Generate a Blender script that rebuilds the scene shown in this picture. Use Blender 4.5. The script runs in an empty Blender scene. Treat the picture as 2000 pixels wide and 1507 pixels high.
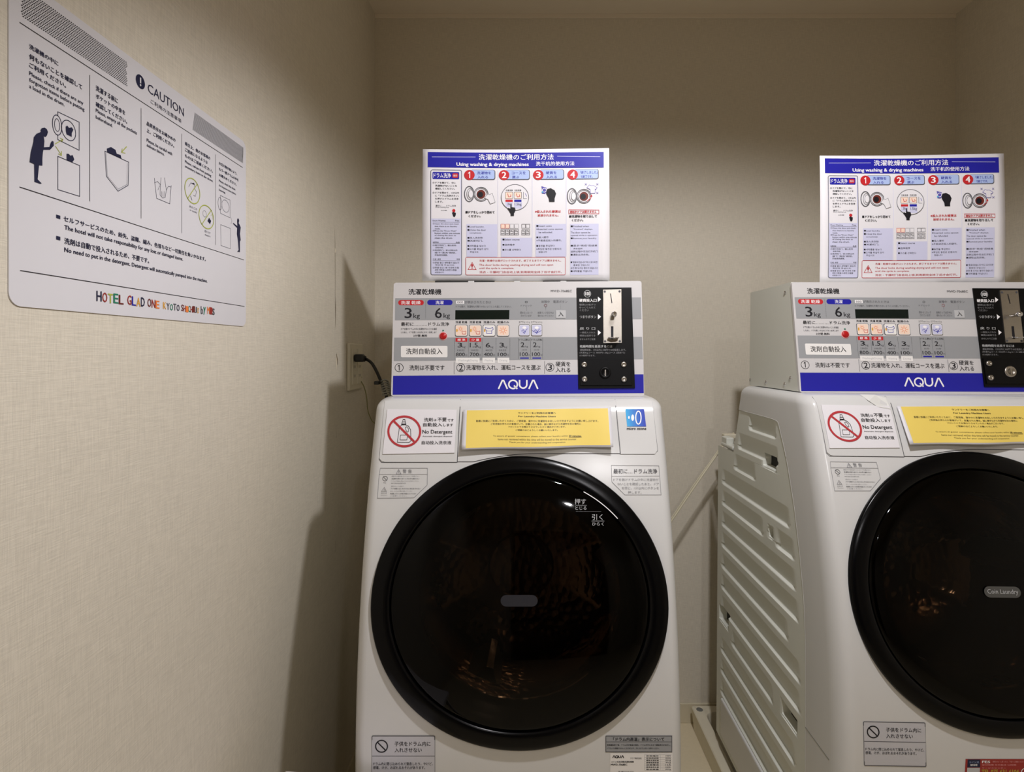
import bpy, bmesh, math, random
from mathutils import Vector, Matrix
random.seed(7)
S = bpy.context.scene
C = S.collection
F, CX, CY = 1115.0, 1026.0, 686.0        # focal length and principal point in pixels of the 2000x1507 frame
# ---------------------------------------------------------------- camera (level, lens shifted)
cd = bpy.data.cameras.new('camera'); cam = bpy.data.objects.new('camera', cd); C.objects.link(cam)
cd.sensor_width = 36; cd.lens = 36*F/2000; cd.shift_x = (1000-CX)/2000; cd.shift_y = (CY-753.5)/2000
cd.clip_start = 0.02; cam.location = (0, 0, 0); cam.rotation_euler = (math.pi/2, 0, 0); S.camera = cam
# ---------------------------------------------------------------- world, lights, exposure
w = bpy.data.worlds.new('world'); S.world = w; w.use_nodes = True
w.node_tree.nodes['Background'].inputs[0].default_value = (1.0, .95, .9, 1); w.node_tree.nodes['Background'].inputs[1].default_value = 0.05
XL, XR, YB, YF, ZF, ZC = -.513, 1.466, 1.946, -1.9, -1.262, 1.148
ZS = .872                                   # underside of the lowered soffit over the aisle; the alcove ceiling is higher
def lamp(name, loc, power, size, col, ang=172, blend=.45, tilt=0.0):
    l = bpy.data.lights.new(name, 'SPOT'); l.spot_size = math.radians(ang); l.spot_blend = blend; l.shadow_soft_size = size; l.energy = power; l.color = col
    o = bpy.data.objects.new(name, l); C.objects.link(o); o.location = loc; o.rotation_euler = (math.radians(tilt), 0, 0)
    o['kind'] = 'structure'
    return o
WARM = (1.0, .975, .995)
L1, L2 = (.37, .60), (.42, -.75)
lamp('downlight_lamp', (*L1, ZS-.012), 64, .035, WARM, 137, .48, 19)
lamp('downlight_lamp', (*L2, ZS-.012), 24, .035, WARM)
try: S.cycles.diffuse_bounces = 8; S.cycles.max_bounces = 14
except Exception: pass
S.view_settings.view_transform = 'Standard'; S.view_settings.look = 'None'; S.view_settings.gamma = 1
S.view_settings.use_curve_mapping = False; S.view_settings.exposure = -0.09
# ---------------------------------------------------------------- materials
def lin(c): return c/12.92 if c <= .04045 else ((c+.055)/1.055)**2.4
def rgb(h): return tuple(lin(int(h[i:i+2], 16)/255) for i in (0, 2, 4)) + (1,)
def mat(name, col, rough=.5, metal=0.0, spec=.5, coat=0.0, var=.04, scale=40.0):
    m = bpy.data.materials.new(name); m.use_nodes = True; nt = m.node_tree; b = nt.nodes['Principled BSDF']
    c = rgb(col); b.inputs['Base Color'].default_value = c; b.inputs['Roughness'].default_value = rough
    b.inputs['Metallic'].default_value = metal; b.inputs['Specular IOR Level'].default_value = spec; b.inputs['Coat Weight'].default_value = coat
    if var:
        tc = nt.nodes.new('ShaderNodeTexCoord'); n = nt.nodes.new('ShaderNodeTexNoise'); n.inputs['Scale'].default_value = scale
        nt.links.new(tc.outputs['Object'], n.inputs['Vector'])
        mp = nt.nodes.new('ShaderNodeMapRange'); mp.inputs[3].default_value = 1-var; mp.inputs[4].default_value = 1+var
        mx = nt.nodes.new('ShaderNodeVectorMath'); mx.operation = 'SCALE'; mx.inputs[0].default_value = c[:3]
        nt.links.new(n.outputs['Fac'], mp.inputs[0]); nt.links.new(mp.outputs[0], mx.inputs['Scale']); nt.links.new(mx.outputs[0], b.inputs['Base Color'])
    return m
def weave(name, col, axes, tint=.10, stretch=(1, 9)):
    """woven vinyl wall covering: fine threads in two directions, as colour variation and bump"""
    m = bpy.data.materials.new(name); m.use_nodes = True; nt = m.node_tree; b = nt.nodes['Principled BSDF']
    b.inputs['Roughness'].default_value = .75; b.inputs['Specular IOR Level'].default_value = .25
    tc = nt.nodes.new('ShaderNodeTexCoord'); outs = []
    for k in range(2):
        mp = nt.nodes.new('ShaderNodeMapping'); s = [1, 1, 1]
        s[axes[k]] = 950.0; s[axes[1-k]] = 45.0
        mp.inputs['Scale'].default_value = s; nt.links.new(tc.outputs['Object'], mp.inputs[0])
        n = nt.nodes.new('ShaderNodeTexNoise'); n.inputs['Scale'].default_value = 1.0; n.inputs['Detail'].default_value = 3
        nt.links.new(mp.outputs[0], n.inputs['Vector']); outs.append(n)
    ad = nt.nodes.new('ShaderNodeMath'); ad.operation = 'ADD'
    nt.links.new(outs[0].outputs['Fac'], ad.inputs[0]); nt.links.new(outs[1].outputs['Fac'], ad.inputs[1])
    mr = nt.nodes.new('ShaderNodeMapRange'); mr.inputs[1].default_value = .7; mr.inputs[2].default_value = 1.3; mr.inputs[3].default_value = 1-tint; mr.inputs[4].default_value = 1+tint
    nt.links.new(ad.outputs[0], mr.inputs[0])
    sc = nt.nodes.new('ShaderNodeVectorMath'); sc.operation = 'SCALE'; sc.inputs[0].default_value = rgb(col)[:3]
    nt.links.new(mr.outputs[0], sc.inputs['Scale']); nt.links.new(sc.outputs[0], b.inputs['Base Color'])
    bp = nt.nodes.new('ShaderNodeBump'); bp.inputs['Strength'].default_value = .35; bp.inputs['Distance'].default_value = .0008
    nt.links.new(ad.outputs[0], bp.inputs['Height']); nt.links.new(bp.outputs[0], b.inputs['Normal'])
    return m
M = {}
M['wall_x'] = weave('wall_vinyl_side', 'D4CDBE', (1, 2)); M['wall_y'] = weave('wall_vinyl_back', 'D4CDBE', (0, 2))
M['ceiling'] = mat('ceiling_paint', 'E2D8C8', .85, var=.02); M['floor'] = mat('floor_vinyl', 'D8CCB0', .5, var=.05, scale=120)
M['cream'] = mat('cream_plastic', 'D8D1BC', .4); M['basebd'] = mat('baseboard_vinyl', 'CFC6AE', .5)
M['body'] = mat('glossy_white_plastic', 'CDCDCC', .22, spec=.45, var=.01); M['steel_white'] = mat('painted_steel', 'D6D8D0', .38, var=.015)
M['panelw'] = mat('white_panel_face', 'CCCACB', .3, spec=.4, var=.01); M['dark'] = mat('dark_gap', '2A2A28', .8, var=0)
M['seam'] = mat('grey_seam', '6F706C', .8, var=0)
M['rim'] = mat('black_gloss_rim', '040405', .22, spec=.16, var=0); M['blackp'] = mat('black_panel', '050506', .45, spec=.18, var=0)
M['steel'] = mat('brushed_steel', 'AFA9A0', .34, metal=1, var=.06, scale=300); M['chrome'] = mat('chrome', 'D8D8DA', .08, metal=1, var=0)
M['drum'] = mat('drum_steel', 'A89684', .14, metal=1, var=.1, scale=60); _n = M['drum'].node_tree; _v = _n.nodes.new('ShaderNodeTexVoronoi'); _v.inputs['Scale'].default_value = 55; _b = _n.nodes.new('ShaderNodeBump'); _b.inputs['Strength'].default_value = .5; _b.inputs['Distance'].default_value = .003
_t = _n.nodes.new('ShaderNodeTexCoord'); _n.links.new(_t.outputs['Object'], _v.inputs['Vector']); _n.links.new(_v.outputs['Distance'], _b.inputs['Height']); _n.links.new(_b.outputs[0], _n.nodes['Principled BSDF'].inputs['Normal'])
M['gasket'] = mat('grey_rubber', '2C2A28', .6)
M['lcd'] = mat('lcd_glass', '101A17', .12, spec=.4, var=0)
M['paper'] = mat('paper_white', 'E0DEE2', .55, spec=.3, var=.01); M['lam'] = mat('laminated_white', 'D6D5DA', .35, spec=.35, var=.01)
M['yellow'] = mat('yellow_paper', 'E6CC66', .55, spec=.3, var=.02, scale=25); M['cordblack'] = mat('black_rubber', '15130F', .5)
M['cordwhite'] = mat('ivory_cord', 'CDC6AE', .5); M['cordgreen'] = mat('olive_earth_wire', '7E7A48', .5); M['greyplug'] = mat('clear_grey_plastic', '8C8C84', .3)
M['table'] = mat('white_laminate', 'EFEAEE', .35); M['wood'] = mat('added_door_brown', '3A2A1E', .5); M['redbtn'] = mat('red_button', 'B01418', .3)
def ink(n, h): M[n] = mat('ink_'+n, h, .5, spec=.3, var=0)
for n, h in dict(k='1B1A20', navy='1C1F3C', grey='8D8D90', dgrey='55555A', band='97999C', lband='A6A8AA', blue='201F9A', red='BE262C', white='F2F0F2', pblue='A9BCE6', lav='C9CAE4',
                 orange='E8803A', green='A8B04C', purple='5A55A8', cyan='3AA8D8', teal='1E7A5C', ochre='D8A03A', lgrey='B9BABC', brown='6A2A22', noted='B4343A', redst='96302A', pk='E6A0A0', bpeach='F0D6C4', ylw='B8A83A', tag='E8E6E4').items(): ink(n, h)
def glass():
    m = bpy.data.materials.new('smoked_door_glass'); m.use_nodes = True; nt = m.node_tree; nt.nodes.clear()
    out = nt.nodes.new('ShaderNodeOutputMaterial'); mx = nt.nodes.new('ShaderNodeMixShader'); tr = nt.nodes.new('ShaderNodeBsdfTransparent'); gl = nt.nodes.new('ShaderNodeBsdfGlossy')
    tr.inputs[0].default_value = (.21, .175, .14, 1); gl.inputs['Roughness'].default_value = .04; fr = nt.nodes.new('ShaderNodeFresnel'); fr.inputs[0].default_value = 1.28
    nt.links.new(fr.outputs[0], mx.inputs[0]); nt.links.new(tr.outputs[0], mx.inputs[1]); nt.links.new(gl.outputs[0], mx.inputs[2]); nt.links.new(mx.outputs[0], out.inputs[0])
    return m
M['glass'] = glass()
# ---------------------------------------------------------------- object helpers
def thing(name, label, cat, loc, group=None):
    o = bpy.data.objects.new(name, None); C.objects.link(o); o.location = loc; o.empty_display_size = .05
    o['label'] = label; o['category'] = cat; o['org'] = tuple(loc)
    if group: o['group'] = group
    return o
def org(p): return Vector(p['org']) if p is not None else Vector((0, 0, 0))
def mk(name, verts, faces, mats, parent=None, fm=None, smooth=False, loc=None, kind=None, label=None):
    """one mesh object; verts are given in world space"""
    o_ = org(parent); base = Vector(loc) if loc is not None else None
    off = base if base is not None else o_
    me = bpy.data.meshes.new(name); me.from_pydata([tuple(Vector(v)-off) for v in verts], [], faces)
    for m in (mats if isinstance(mats, (list, tuple)) else [mats]): me.materials.append(m)
    if fm: me.polygons.foreach_set('material_index', fm)
    if smooth: me.polygons.foreach_set('use_smooth', [True]*len(me.polygons))
    me.update()
    o = bpy.data.objects.new(name, me); C.objects.link(o)
    if parent is not None:
        o.parent = parent; o['org'] = tuple(off); o.location = off-o_
    else: o.location = off; o['org'] = tuple(off)
    if kind: o['kind'] = kind
    if label: o['label'] = label
    return o
def tag(o, label, cat, group=None):
    o['label'] = label; o['category'] = cat
    if group: o['group'] = group
    return o
class MB:
    def __init__(s): s.v = []; s.f = []
    def add(s, v, f):
        n = len(s.v); s.v += [tuple(p) for p in v]; s.f += [tuple(i+n for i in q) for q in f]; return s
    def box(s, x0, x1, y0, y1, z0, z1, bev=0):
        bm = bmesh.new(); bmesh.ops.create_cube(bm, size=1)
        for v in bm.verts: v.co = Vector(((x0+x1)/2+v.co.x*(x1-x0), (y0+y1)/2+v.co.y*(y1-y0), (z0+z1)/2+v.co.z*(z1-z0)))
        if bev: bmesh.ops.bevel(bm, geom=bm.edges[:], offset=bev, segments=2, profile=.5, affect='EDGES')
        s.add([v.co[:] for v in bm.verts], [[v.index for v in f.verts] for f in bm.faces]); bm.free(); return s
    def lathe(s, prof, c, ax, seg=24, sx=1, sz=1, closed=False):
        """prof: (radius, distance along ax) list"""
        ax = Vector(ax).normalized(); t = Vector((1, 0, 0)) if abs(ax.x) < .9 else Vector((0, 1, 0))
        u = (t-ax*t.dot(ax)).normalized(); v = ax.cross(u); c = Vector(c); vs = []; fs = []
        for r, d in prof:
            for k in range(seg):
                a = 2*math.pi*k/seg; vs.append(c+ax*d+u*(r*sx*math.cos(a))+v*(r*sz*math.sin(a)))
        for i in range(len(prof)-1):
            for k in range(seg): fs.append((i*seg+k, i*seg+(k+1) % seg, (i+1)*seg+(k+1) % seg, (i+1)*seg+k))
        if closed: fs.append(tuple(range(seg))[::-1]); fs.append(tuple((len(prof)-1)*seg+k for k in range(seg)))
        return s.add(vs, fs)
    def tube(s, pts, r, seg=8):
        P = []
        pts = [Vector(p) for p in pts]; n = len(pts)
        for i in range(n-1):
            p0, p1, p2, p3 = pts[max(i-1, 0)], pts[i], pts[i+1], pts[min(i+2, n-1)]
            for k in range(6):
                t = k/6; P.append(.5*((2*p1)+(p2-p0)*t+(2*p0-5*p1+4*p2-p3)*t*t+(3*p1-p0-3*p2+p3)*t**3))
        P.append(pts[-1]); vs = []; fs = []
        for i, p in enumerate(P):
            d = (P[min(i+1, len(P)-1)]-P[max(i-1, 0)]).normalized(); a = Vector((0, 0, 1)) if abs(d.z) < .9 else Vector((1, 0, 0))
            u = d.cross(a).normalized(); v = d.cross(u)
            for k in range(seg): q = 2*math.pi*k/seg; vs.append(p+u*(r*math.cos(q))+v*(r*math.sin(q)))
        for i in range(len(P)-1):
            for k in range(seg): fs.append((i*seg+k, i*seg+(k+1) % seg, (i+1)*seg+(k+1) % seg, (i+1)*seg+k))
        fs.append(tuple(range(seg))[::-1]); fs.append(tuple((len(P)-1)*seg+k for k in range(seg)))
        return s.add(vs, fs)
    def build(s, name, m, parent=None, smooth=False, **k): return mk(name, s.v, s.f, m, parent, smooth=smooth, **k)
def autosmooth(o, ang=40):
    me = o.data; me.polygons.foreach_set('use_smooth', [True]*len(me.polygons))
    try: me.set_sharp_from_angle(angle=math.radians(ang))
    except Exception: pass
    return o
# ---------------------------------------------------------------- text and flat print
tcur = bpy.data.curves.new('glyphs', 'FONT'); tcur.resolution_u = 2; tobj = bpy.data.objects.new('glyphs', tcur)
C.objects.link(tobj); _cache = {}
def glyphs(s, bold):
    k = (s, bold)
    if k not in _cache:
        tcur.body = s; me = tobj.to_mesh()
        _cache[k] = ([(v.co.x, v.co.y) for v in me.vertices], [tuple(p.vertices) for p in me.polygons]); tobj.to_mesh_clear()
    return _cache[k]
class Art:
    """flat print: shapes in a 2-D system (ox+x/sc, oy+y/sc), laid on a surface by pos(u, v, off)"""
    def __init__(s, pos, base=.0003, step=.00012): s.pos = pos; s.v = []; s.f = []; s.fm = []; s.mats = []; s.base = base; s.step = step; s.seg = None; s.fr = (0, 0, 1)
    def frame(s, ox=0, oy=0, sc=1): s.fr = (ox, oy, sc); return s
    def mi(s, m):
        if M[m] not in s.mats: s.mats.append(M[m])
        return s.mats.index(M[m])
    def P(s, x, y, L): ox, oy, sc = s.fr; return s.pos(ox+x/sc, oy+y/sc, s.base+L*s.step)
    def raw(s, pts, faces, m, L):
        n = len(s.v); s.v += [s.P(x, y, L) for x, y in pts]; i = s.mi(m)
        for f in faces: s.f.append(tuple(k+n for k in f)); s.fm.append(i)
    def poly(s, pts, m, L=1): s.raw(pts, [tuple(range(len(pts)))], m, L)
    def quad(s, p, m, L=1, nx=1, ny=1):
        """p: tl, tr, br, bl"""
        pts = []
        for j in range(ny+1):
            for i in range(nx+1):
                a, b = i/nx, j/ny; pts.append(tuple((p[0][k]*(1-a)+p[1][k]*a)*(1-b)+(p[3][k]*(1-a)+p[2][k]*a)*b for k in (0, 1)))
        s.raw(pts, [(j*(nx+1)+i, (j+1)*(nx+1)+i, (j+1)*(nx+1)+i+1, j*(nx+1)+i+1) for j in range(ny) for i in range(nx)], m, L)
    def rect(s, x0, y0, x1, y1, m, L=1, nx=1, ny=1): s.quad([(x0, y0), (x1, y0), (x1, y1), (x0, y1)], m, L, nx, ny)
    def rrect(s, x0, y0, x1, y1, r, m, L=1, w=None):
        pts = []
        for cx, cy, a0 in ((x1-r, y0+r, -90), (x1-r, y1-r, 0), (x0+r, y1-r, 90), (x0+r, y0+r, 180)):
            for k in range(6): a = math.radians(a0+k*18); pts.append((cx+r*math.cos(a), cy+r*math.sin(a)))
        if w: s.line(pts, w, m, L, True)
        else: s.poly(pts[::-1], m, L)
    def disc(s, cx, cy, rx, ry, m, L=1, n=32): s.poly([(cx+rx*math.cos(-2*math.pi*k/n), cy+ry*math.sin(-2*math.pi*k/n)) for k in range(n)], m, L)
    def ring(s, cx, cy, rx, ry, w, m, L=1, n=40): s.line([(cx+rx*math.cos(2*math.pi*k/n), cy+ry*math.sin(2*math.pi*k/n)) for k in range(n)], w, m, L, True)
    def line(s, pts, w, m, L=1, closed=False, sub=1):
        if s.seg:
            q = []; ms = s.seg*s.fr[2]; ring_ = pts+[pts[0]] if closed else pts
            for a, b in zip(ring_, ring_[1:]):
                nn = max(1, int(math.hypot(b[0]-a[0], b[1]-a[1])/ms)); q += [(a[0]+(b[0]-a[0])*k/nn, a[1]+(b[1]-a[1])*k/nn) for k in range(nn)]
            pts = q if closed else q+[pts[-1]]
        if not closed and sub > 1 and not s.seg:
            q = []
            for a, b in zip(pts, pts[1:]): q += [(a[0]+(b[0]-a[0])*k/sub, a[1]+(b[1]-a[1])*k/sub) for k in range(sub)]
            pts = q+[pts[-1]]
        n = len(pts); out = []
        for i in range(n):
            a = pts[(i-1) % n] if (closed or i) else pts[i]; b = pts[i]; c = pts[(i+1) % n] if (closed or i < n-1) else pts[i]
            def un(p, q):
                d = math.hypot(q[0]-p[0], q[1]-p[1]); return ((q[0]-p[0])/d, (q[1]-p[1])/d) if d > 1e-9 else None
            d1, d2 = un(a, b), un(b, c); d1 = d1 or d2 or (1, 0); d2 = d2 or d1
            tx, ty = d1[0]+d2[0], d1[1]+d2[1]; l = math.hypot(tx, ty) or 1; tx /= l; ty /= l
            cs = max(.35, abs(tx*d1[0]+ty*d1[1])); h = w/2/cs
            out += [(b[0]-ty*h, b[1]+tx*h), (b[0]+ty*h, b[1]-tx*h)]
        m_ = n if closed else n-1
        s.raw(out, [(2*i, 2*i+1, (2*i+3) % (2*n), (2*i+2) % (2*n)) for i in range(m_)], m, L)
    def text(s, t, x0, y0, x1, y1, m='k', L=2, bold=0.0, skew=0.0):
        bold = bold or (.009 if m in ('k', 'dgrey', 'white', 'blue', 'red') else 0)
        """text fitted into the box x0, y0 (top), x1, y1 (bottom)"""
        if t == '1':                      # a lone one: stem and flag
            h = y1-y0; w_ = max(h*.13, (x1-x0)*.24); xm = (x0+x1)/2+w_*.6
            s.poly([(xm-w_/2, y0), (xm-w_/2, y1), (xm+w_/2, y1), (xm+w_/2, y0)], m, L); s.poly([(xm-w_/2, y0), (xm-w_*2, y0+h*.2), (xm-w_*2, y0+h*.32), (xm-w_/2, y0+h*.2)], m, L); return
        vs, fs = glyphs(t, bold)
        if not vs: return
        ax = min(v[0] for v in vs); bx = max(v[0] for v in vs); ay = min(v[1] for v in vs); by = max(v[1] for v in vs)
        if bold > .006:
            nv = len(vs); d_ = min(bold, .03)*1.1; V = []; Fc = []
            k = (x1-x0)/max(bx-ax, 1e-6); q = (y1-y0)/max(by-ay, 1e-6)
            for q_, (dx, dy) in enumerate(((-d_, 0), (d_, 0), (0, d_*.8))): s.raw([(x0+(v[0]+dx-ax)*k, y1-(v[1]+dy-ay)*q) for v in vs], fs, m, L+q_*.2)
            return
        k = (x1-x0)/max(bx-ax, 1e-6); q = (y1-y0)/max(by-ay, 1e-6)
        s.raw([(x0+(v[0]-ax)*k, y1-(v[1]-ay)*q+skew*(v[0]-ax)*k) for v in vs], fs, m, L)
    def lines(s, rows, m='k', L=2, bold=0.0):
        for t, x0, y0, x1, y1 in rows: s.text(t, x0, y0, x1, y1, m, L, bold)
    def build(s, name, parent, **k): return mk(name, s.v, s.f, s.mats, parent, fm=s.fm, **k)
def noring(a, cx, cy, r, w, m, L=2, ry=None):
    ry = ry or r; a.ring(cx, cy, r, ry, w, m, L); d = .70; a.line([(cx-r*d, cy-ry*d), (cx+r*d, cy+ry*d)], w, m, L)
def aqua(a, x0, y0, x1, y1, w, m, L=3):
    u = (x1-x0)/4; h = y1-y0; mx = lambda i: x0+u*i
    for i in (0, 3):
        c = mx(i)+u*.5; k = u*.44
        a.line([(c-k, y1), (c-u*.06, y0+h*.06), (c+u*.06, y0+h*.06), (c+k, y1)], w, m, L)
    c = mx(1)+u*.5; a.ring(c, (y0+y1)/2, u*.42, h*.46, w, m, L); a.line([(c+u*.08, y0+h*.62), (c+u*.42, y1)], w, m, L)
    c = mx(2)+u*.5; r = u*.36; P = [(c-r, y0)]+[(c-r*math.cos(math.pi*k/10), y1-r-w/2+r*math.sin(math.pi*k/10)) for k in range(11)]+[(c+r, y0)]; a.line(P, w, m, L)
# ---------------------------------------------------------------- the room
def struct(name, mb, m, **k): o = mb.build(name, m, **k); o['kind'] = 'structure'; return o
t = .06
struct('floor', MB().box(XL-t, XR+t, YF-t, YB+t, ZF-t, ZF), M['floor'])
struct('ceiling', MB().box(XL-t, XR+t, YF-t, YB+t, ZC, ZC+t), M['ceiling'])
struct('wall_back', MB().box(XL-t, XR+t, YB, YB+t, ZF, ZC), M['wall_y'])
wl = struct('wall_left', MB().box(XL-t, XL, YF, YB, ZF, ZC), M['wall_x'])
struct('wall_right', MB().box(XR, XR+t, YF, YB, ZF, ZC), M['wall_x'])
struct('wall_front', MB().box(XL-t, XR+t, YF-t, YF, ZF, ZC), M['wall_y'])
struct('added_dark_door', MB().box(-.1, .85, YF, YF+.04, ZF, .78, .004).box(.76, .78, YF+.03, YF+.09, -.28, -.14, .004), M['wood'])  # unseen dark door, added to keep the door glass reflections dark
struct('baseboard_back', MB().box(XL, XR, YB-.007, YB, ZF, ZF+.066, .002), M['basebd'])
struct('baseboard_left', MB().box(XL, XL+.007, YF+.05, YB-.008, ZF, ZF+.066, .002), M['basebd'])
struct('baseboard_right', MB().box(XR-.007, XR, YF+.05, YB-.008, ZF, ZF+.066, .002), M['basebd'])
struct('trim_1', MB().box(XL, XR, YB-.005, YB, ZC-.014, ZC, .001), M['ceiling'])
struct('trim_2', MB().box(XL, XR, YF, .86, ZS, ZC), M['ceiling'])
for lx, ly, dsc in ((*L1, 'round recessed ceiling downlight above the machines'), (*L2, 'round recessed ceiling downlight behind the viewer')):
    dl = thing('ceiling_downlight', dsc, 'ceiling light', (lx, ly, ZS), None)
    MB().lathe([(.045, -.006), (.062, -.008), (.066, -.004), (.066, 0)], (lx, ly, ZS), (0, 0, 1), 32).build('trim_ring', M['body'], dl, smooth=True)
# ---- wallpaper seam and tears on the left wall
M['peel'] = mat('peeled_paper', 'D9CFB8', .7); M['stain'] = mat('wall_stain', '6A5A40', .8, var=.3)
Yw = lambda px: (-XL*F)/(CX-px)
def wz(px, py): y = Yw(px); return y, -(py-CY)/F*y
mb = MB()
for pts, wd in (([(653, 440), (654, 475), (654.5, 560), (655, 628)], .0007), ([(654.6, 575), (655, 600), (655.2, 640)], .0022), ([(657, 690), (658, 702), (659, 713)], .0045), ([(655, 1056), (655, 1078)], .0035), ([(656, 830), (657, 855)], .003)):
    n = len(pts); vs = []
    for i, (a, b) in enumerate(pts):
        y, z = wz(a, b); ww = wd*1.7*(.15+math.sin(math.pi*i/(n-1))) if n > 1 else wd
        vs += [(XL+.0006, y-ww/2, z), (XL+.0006, y+ww/2, z)]
    mb.add(vs, [(2*i, 2*i+1, 2*i+3, 2*i+2) for i in range(n-1)])
mb.build('wallpaper_tear', M['stain'], wl)
mb = MB()
for (a, b, c, d) in ((656.3, 690, 658.3, 724), (653.8, 484, 654.8, 495)):
    y0, z0 = wz(a, b); y1, z1 = wz(c, d); mb.add([(XL+.0004, y0, z0), (XL+.002, y0+.003, (z0+z1)/2), (XL+.0004, y0+.001, z1), (XL+.0004, y0+.006, (z0+z1)/2)], [(0, 1, 2), (0, 3, 1), (1, 3, 2)])
mb.build('peeled_paper', M['peel'], wl)
# ---------------------------------------------------------------- CAUTION poster on the left wall
def q(px, py): y = Yw(px); return y*1000, (py-CY)/F*y*1000
def ppos(u, v, off): return (XL+.0012+off, u/1000, -v/1000)
y0p, y1p, z0p, z1p = .5655, 1.0455, .0455, .3815
po = thing('caution_poster', 'large white laminated CAUTION poster with rounded corners on the left wall', 'poster', (XL, (y0p+y1p)/2, z0p))
pts = []; r = .014
for cy, cz, a0 in ((y1p-r, z1p-r, 0), (y0p+r, z1p-r, 90), (y0p+r, z0p+r, 180), (y1p-r, z0p+r, 270)):
    for k in range(7): a = math.radians(a0+15*k); pts.append((cy+r*math.cos(a), cz+r*math.sin(a)))
n = len(pts)
mk('laminated_sheet', [(XL+.0013, a, b) for a, b in pts]+[(XL+.0001, a, b) for a, b in pts], [tuple(range(n))]+[(i, i+n, (i+1) % n+n, (i+1) % n) for i in range(n)], M['lam'], po)
a = Art(ppos)
def T(s, x0, y0, yb, x1, m='navy', **k):
    u0, v0 = q(x0, y0); _, v1 = q(x0, yb); u1, _ = q(x1, y0); a.text(s, u0, v0, u1, v1, m, **k)
def z1(x, y): return q(x/3.966, y/3.966)
def z2(x, y): return q(x/3.966, 280+y/3.966)
def hline(x0, y0, x1): u0, v0 = q(x0, y0); u1, _ = q(x1, y0); a.line([(u0, v0), (u1, v0)], .9, 'k')
hline(35.3, 43.6, 472.3); hline(35.3, 365, 474.5); hline(36.5, 528, 476)
for x, t_, b_ in ((172.9, 146.5, 393), (273.3, 211, 426.5), (353, 261, 455), (419.5, 301.5, 478)):
    u, v = q(x, t_); _, v2 = q(x, b_); a.line([(u, v), (u, v2)], .7, 'k')
for rr in ([("洗濯機の中に", 54.2, 85.2, 94.8, 111), ("何もないことを確認して", 54.2, 103.9, 114.7, 157.6), ("ご利用ください。", 54.2, 121, 131, 126)],
           [("洗濯する前に", 184.6, 165.9, 176.5, 227.7), ("ポケットの中身を", 184.6, 182, 191.5, 242), ("確認してください。", 184.6, 198, 207.3, 245.8)],
           [("品質表示をお確かめの", 284.2, 236.5, 244.3, 340.4), ("上、ご利用ください。", 284.2, 249.6, 257.7, 337.9)],
           [("衛生上、他のお客様の", 359.3, 276, 283, 408.5), ("ご迷惑になるような", 359.3, 288, 294.8, 403.4), ("ものはご遠慮ください。", 359.3, 300, 306.6, 413.5)],
           [("お忘れ物が無いよう、", 426.1, 315.2, 321, 461.4), ("もう一度ドラムの中を", 426.1, 326.5, 332.4, 464), ("お確かめください。", 426.1, 337.9, 343.5, 460)]):
    for s_, x0, yy, yb, x1 in rr: T(s_, x0, yy, yb, x1, bold=.022)
for s_, x0, yy, yb, x1 in (("Please, check if there are any", 54.2, 138.7, 148.5, 160), ("forgotten items before putting", 54.2, 151.3, 161, 162), ("a load in the drum.", 54.2, 164, 171.2, 122.8),
        ("Please, empty all the pockets", 184.6, 211.5, 220.5, 264.8), ("beforehand.", 184.6, 224.4, 231, 217.3), ("Please, be careful with", 284.2, 269.8, 277, 334), ("delicate fabrics.", 284.2, 279.9, 285.4, 319),
        ("Please, refrain from putting", 359.3, 312.2, 318.8, 410.5), ("unsanitary items in the drums.", 359.3, 321.5, 327.6, 414.3), ("Please, check the drum", 426.1, 350, 355, 457.6),
        ("for forgotten items before", 426.1, 359.3, 364.4, 459), ("leaving.", 426.1, 368.1, 373, 438.7)): T(s_, x0, yy, yb, x1, bold=.012)
u, v = q(272, 159.6); a.disc(u, v, 9, 9, 'navy'); a.rect(u-1.3, v-5.6, u+1.3, v+1.8, 'lam', 2); a.disc(u, v+4.4, 1.5, 1.5, 'lam', 2, 16)
T("CAUTION", 286.3, 161.5, 179.3, 357, bold=-.004); T("ご利用の注意事項", 292, 192.6, 201.2, 351.8, bold=.005)
# dashed bands of the header
for r_ in range(15):
    vv = -371+r_*2.1; k = 0; xx = 579+(r_ % 3)*.8
    while xx < 731+(r_ % 4)*.6: a.quad([(xx+.5, vv), (xx+2.0, vv+.0), (xx+1.5, vv+1.15), (xx, vv+1.15)], 'k'); xx += 2.75
for k in range(88):
    xx = 878+k*1.78; a.quad([(xx+5.5, -369.5), (xx+6.1, -369.5), (xx+.6, -340.5), (xx, -340.5)] if xx < 1029 else [(xx+5.5-(xx-1029), -369.5), (xx+6-(xx-1029), -369.5), (xx+.6, -340.5), (xx, -340.5)], 'dgrey')
# pictograms
def P1(pts, w=None, m='navy', f=z1, L=1, closed=False):
    p = [f(*c) for c in pts]
    if w: a.line(p, w, m, L, closed)
    else: a.poly(p, m, L)
def el(cx, cy, rx, ry, w, f=z1, m='navy', L=1):
    u, v = f(cx, cy); u2, _ = f(cx+rx, cy); _, v2 = f(cx, cy+ry); rx_, ry_ = u2-u, v2-v
    if w: a.ring(u, v, rx_, ry_, w, m, L)
    else: a.disc(u, v, rx_, ry_, m, L)
P1([(302, 1008), (312, 992), (335, 988), (352, 1000), (360, 1022), (352, 1050), (340, 1062), (324, 1052), (306, 1026)])
P1([(306, 1020), (326, 1052), (332, 1092), (328, 1140), (320, 1180), (316, 1230), (316, 1283), (292, 1280), (255, 1272), (217, 1255), (226, 1180), (247, 1098), (250, 1062), (270, 1036)], L=2)
P1([(322, 1140), (372, 1138), (382, 1105), (392, 1090), (404, 1096), (406, 1128), (376, 1160), (318, 1160)], L=1)
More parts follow.
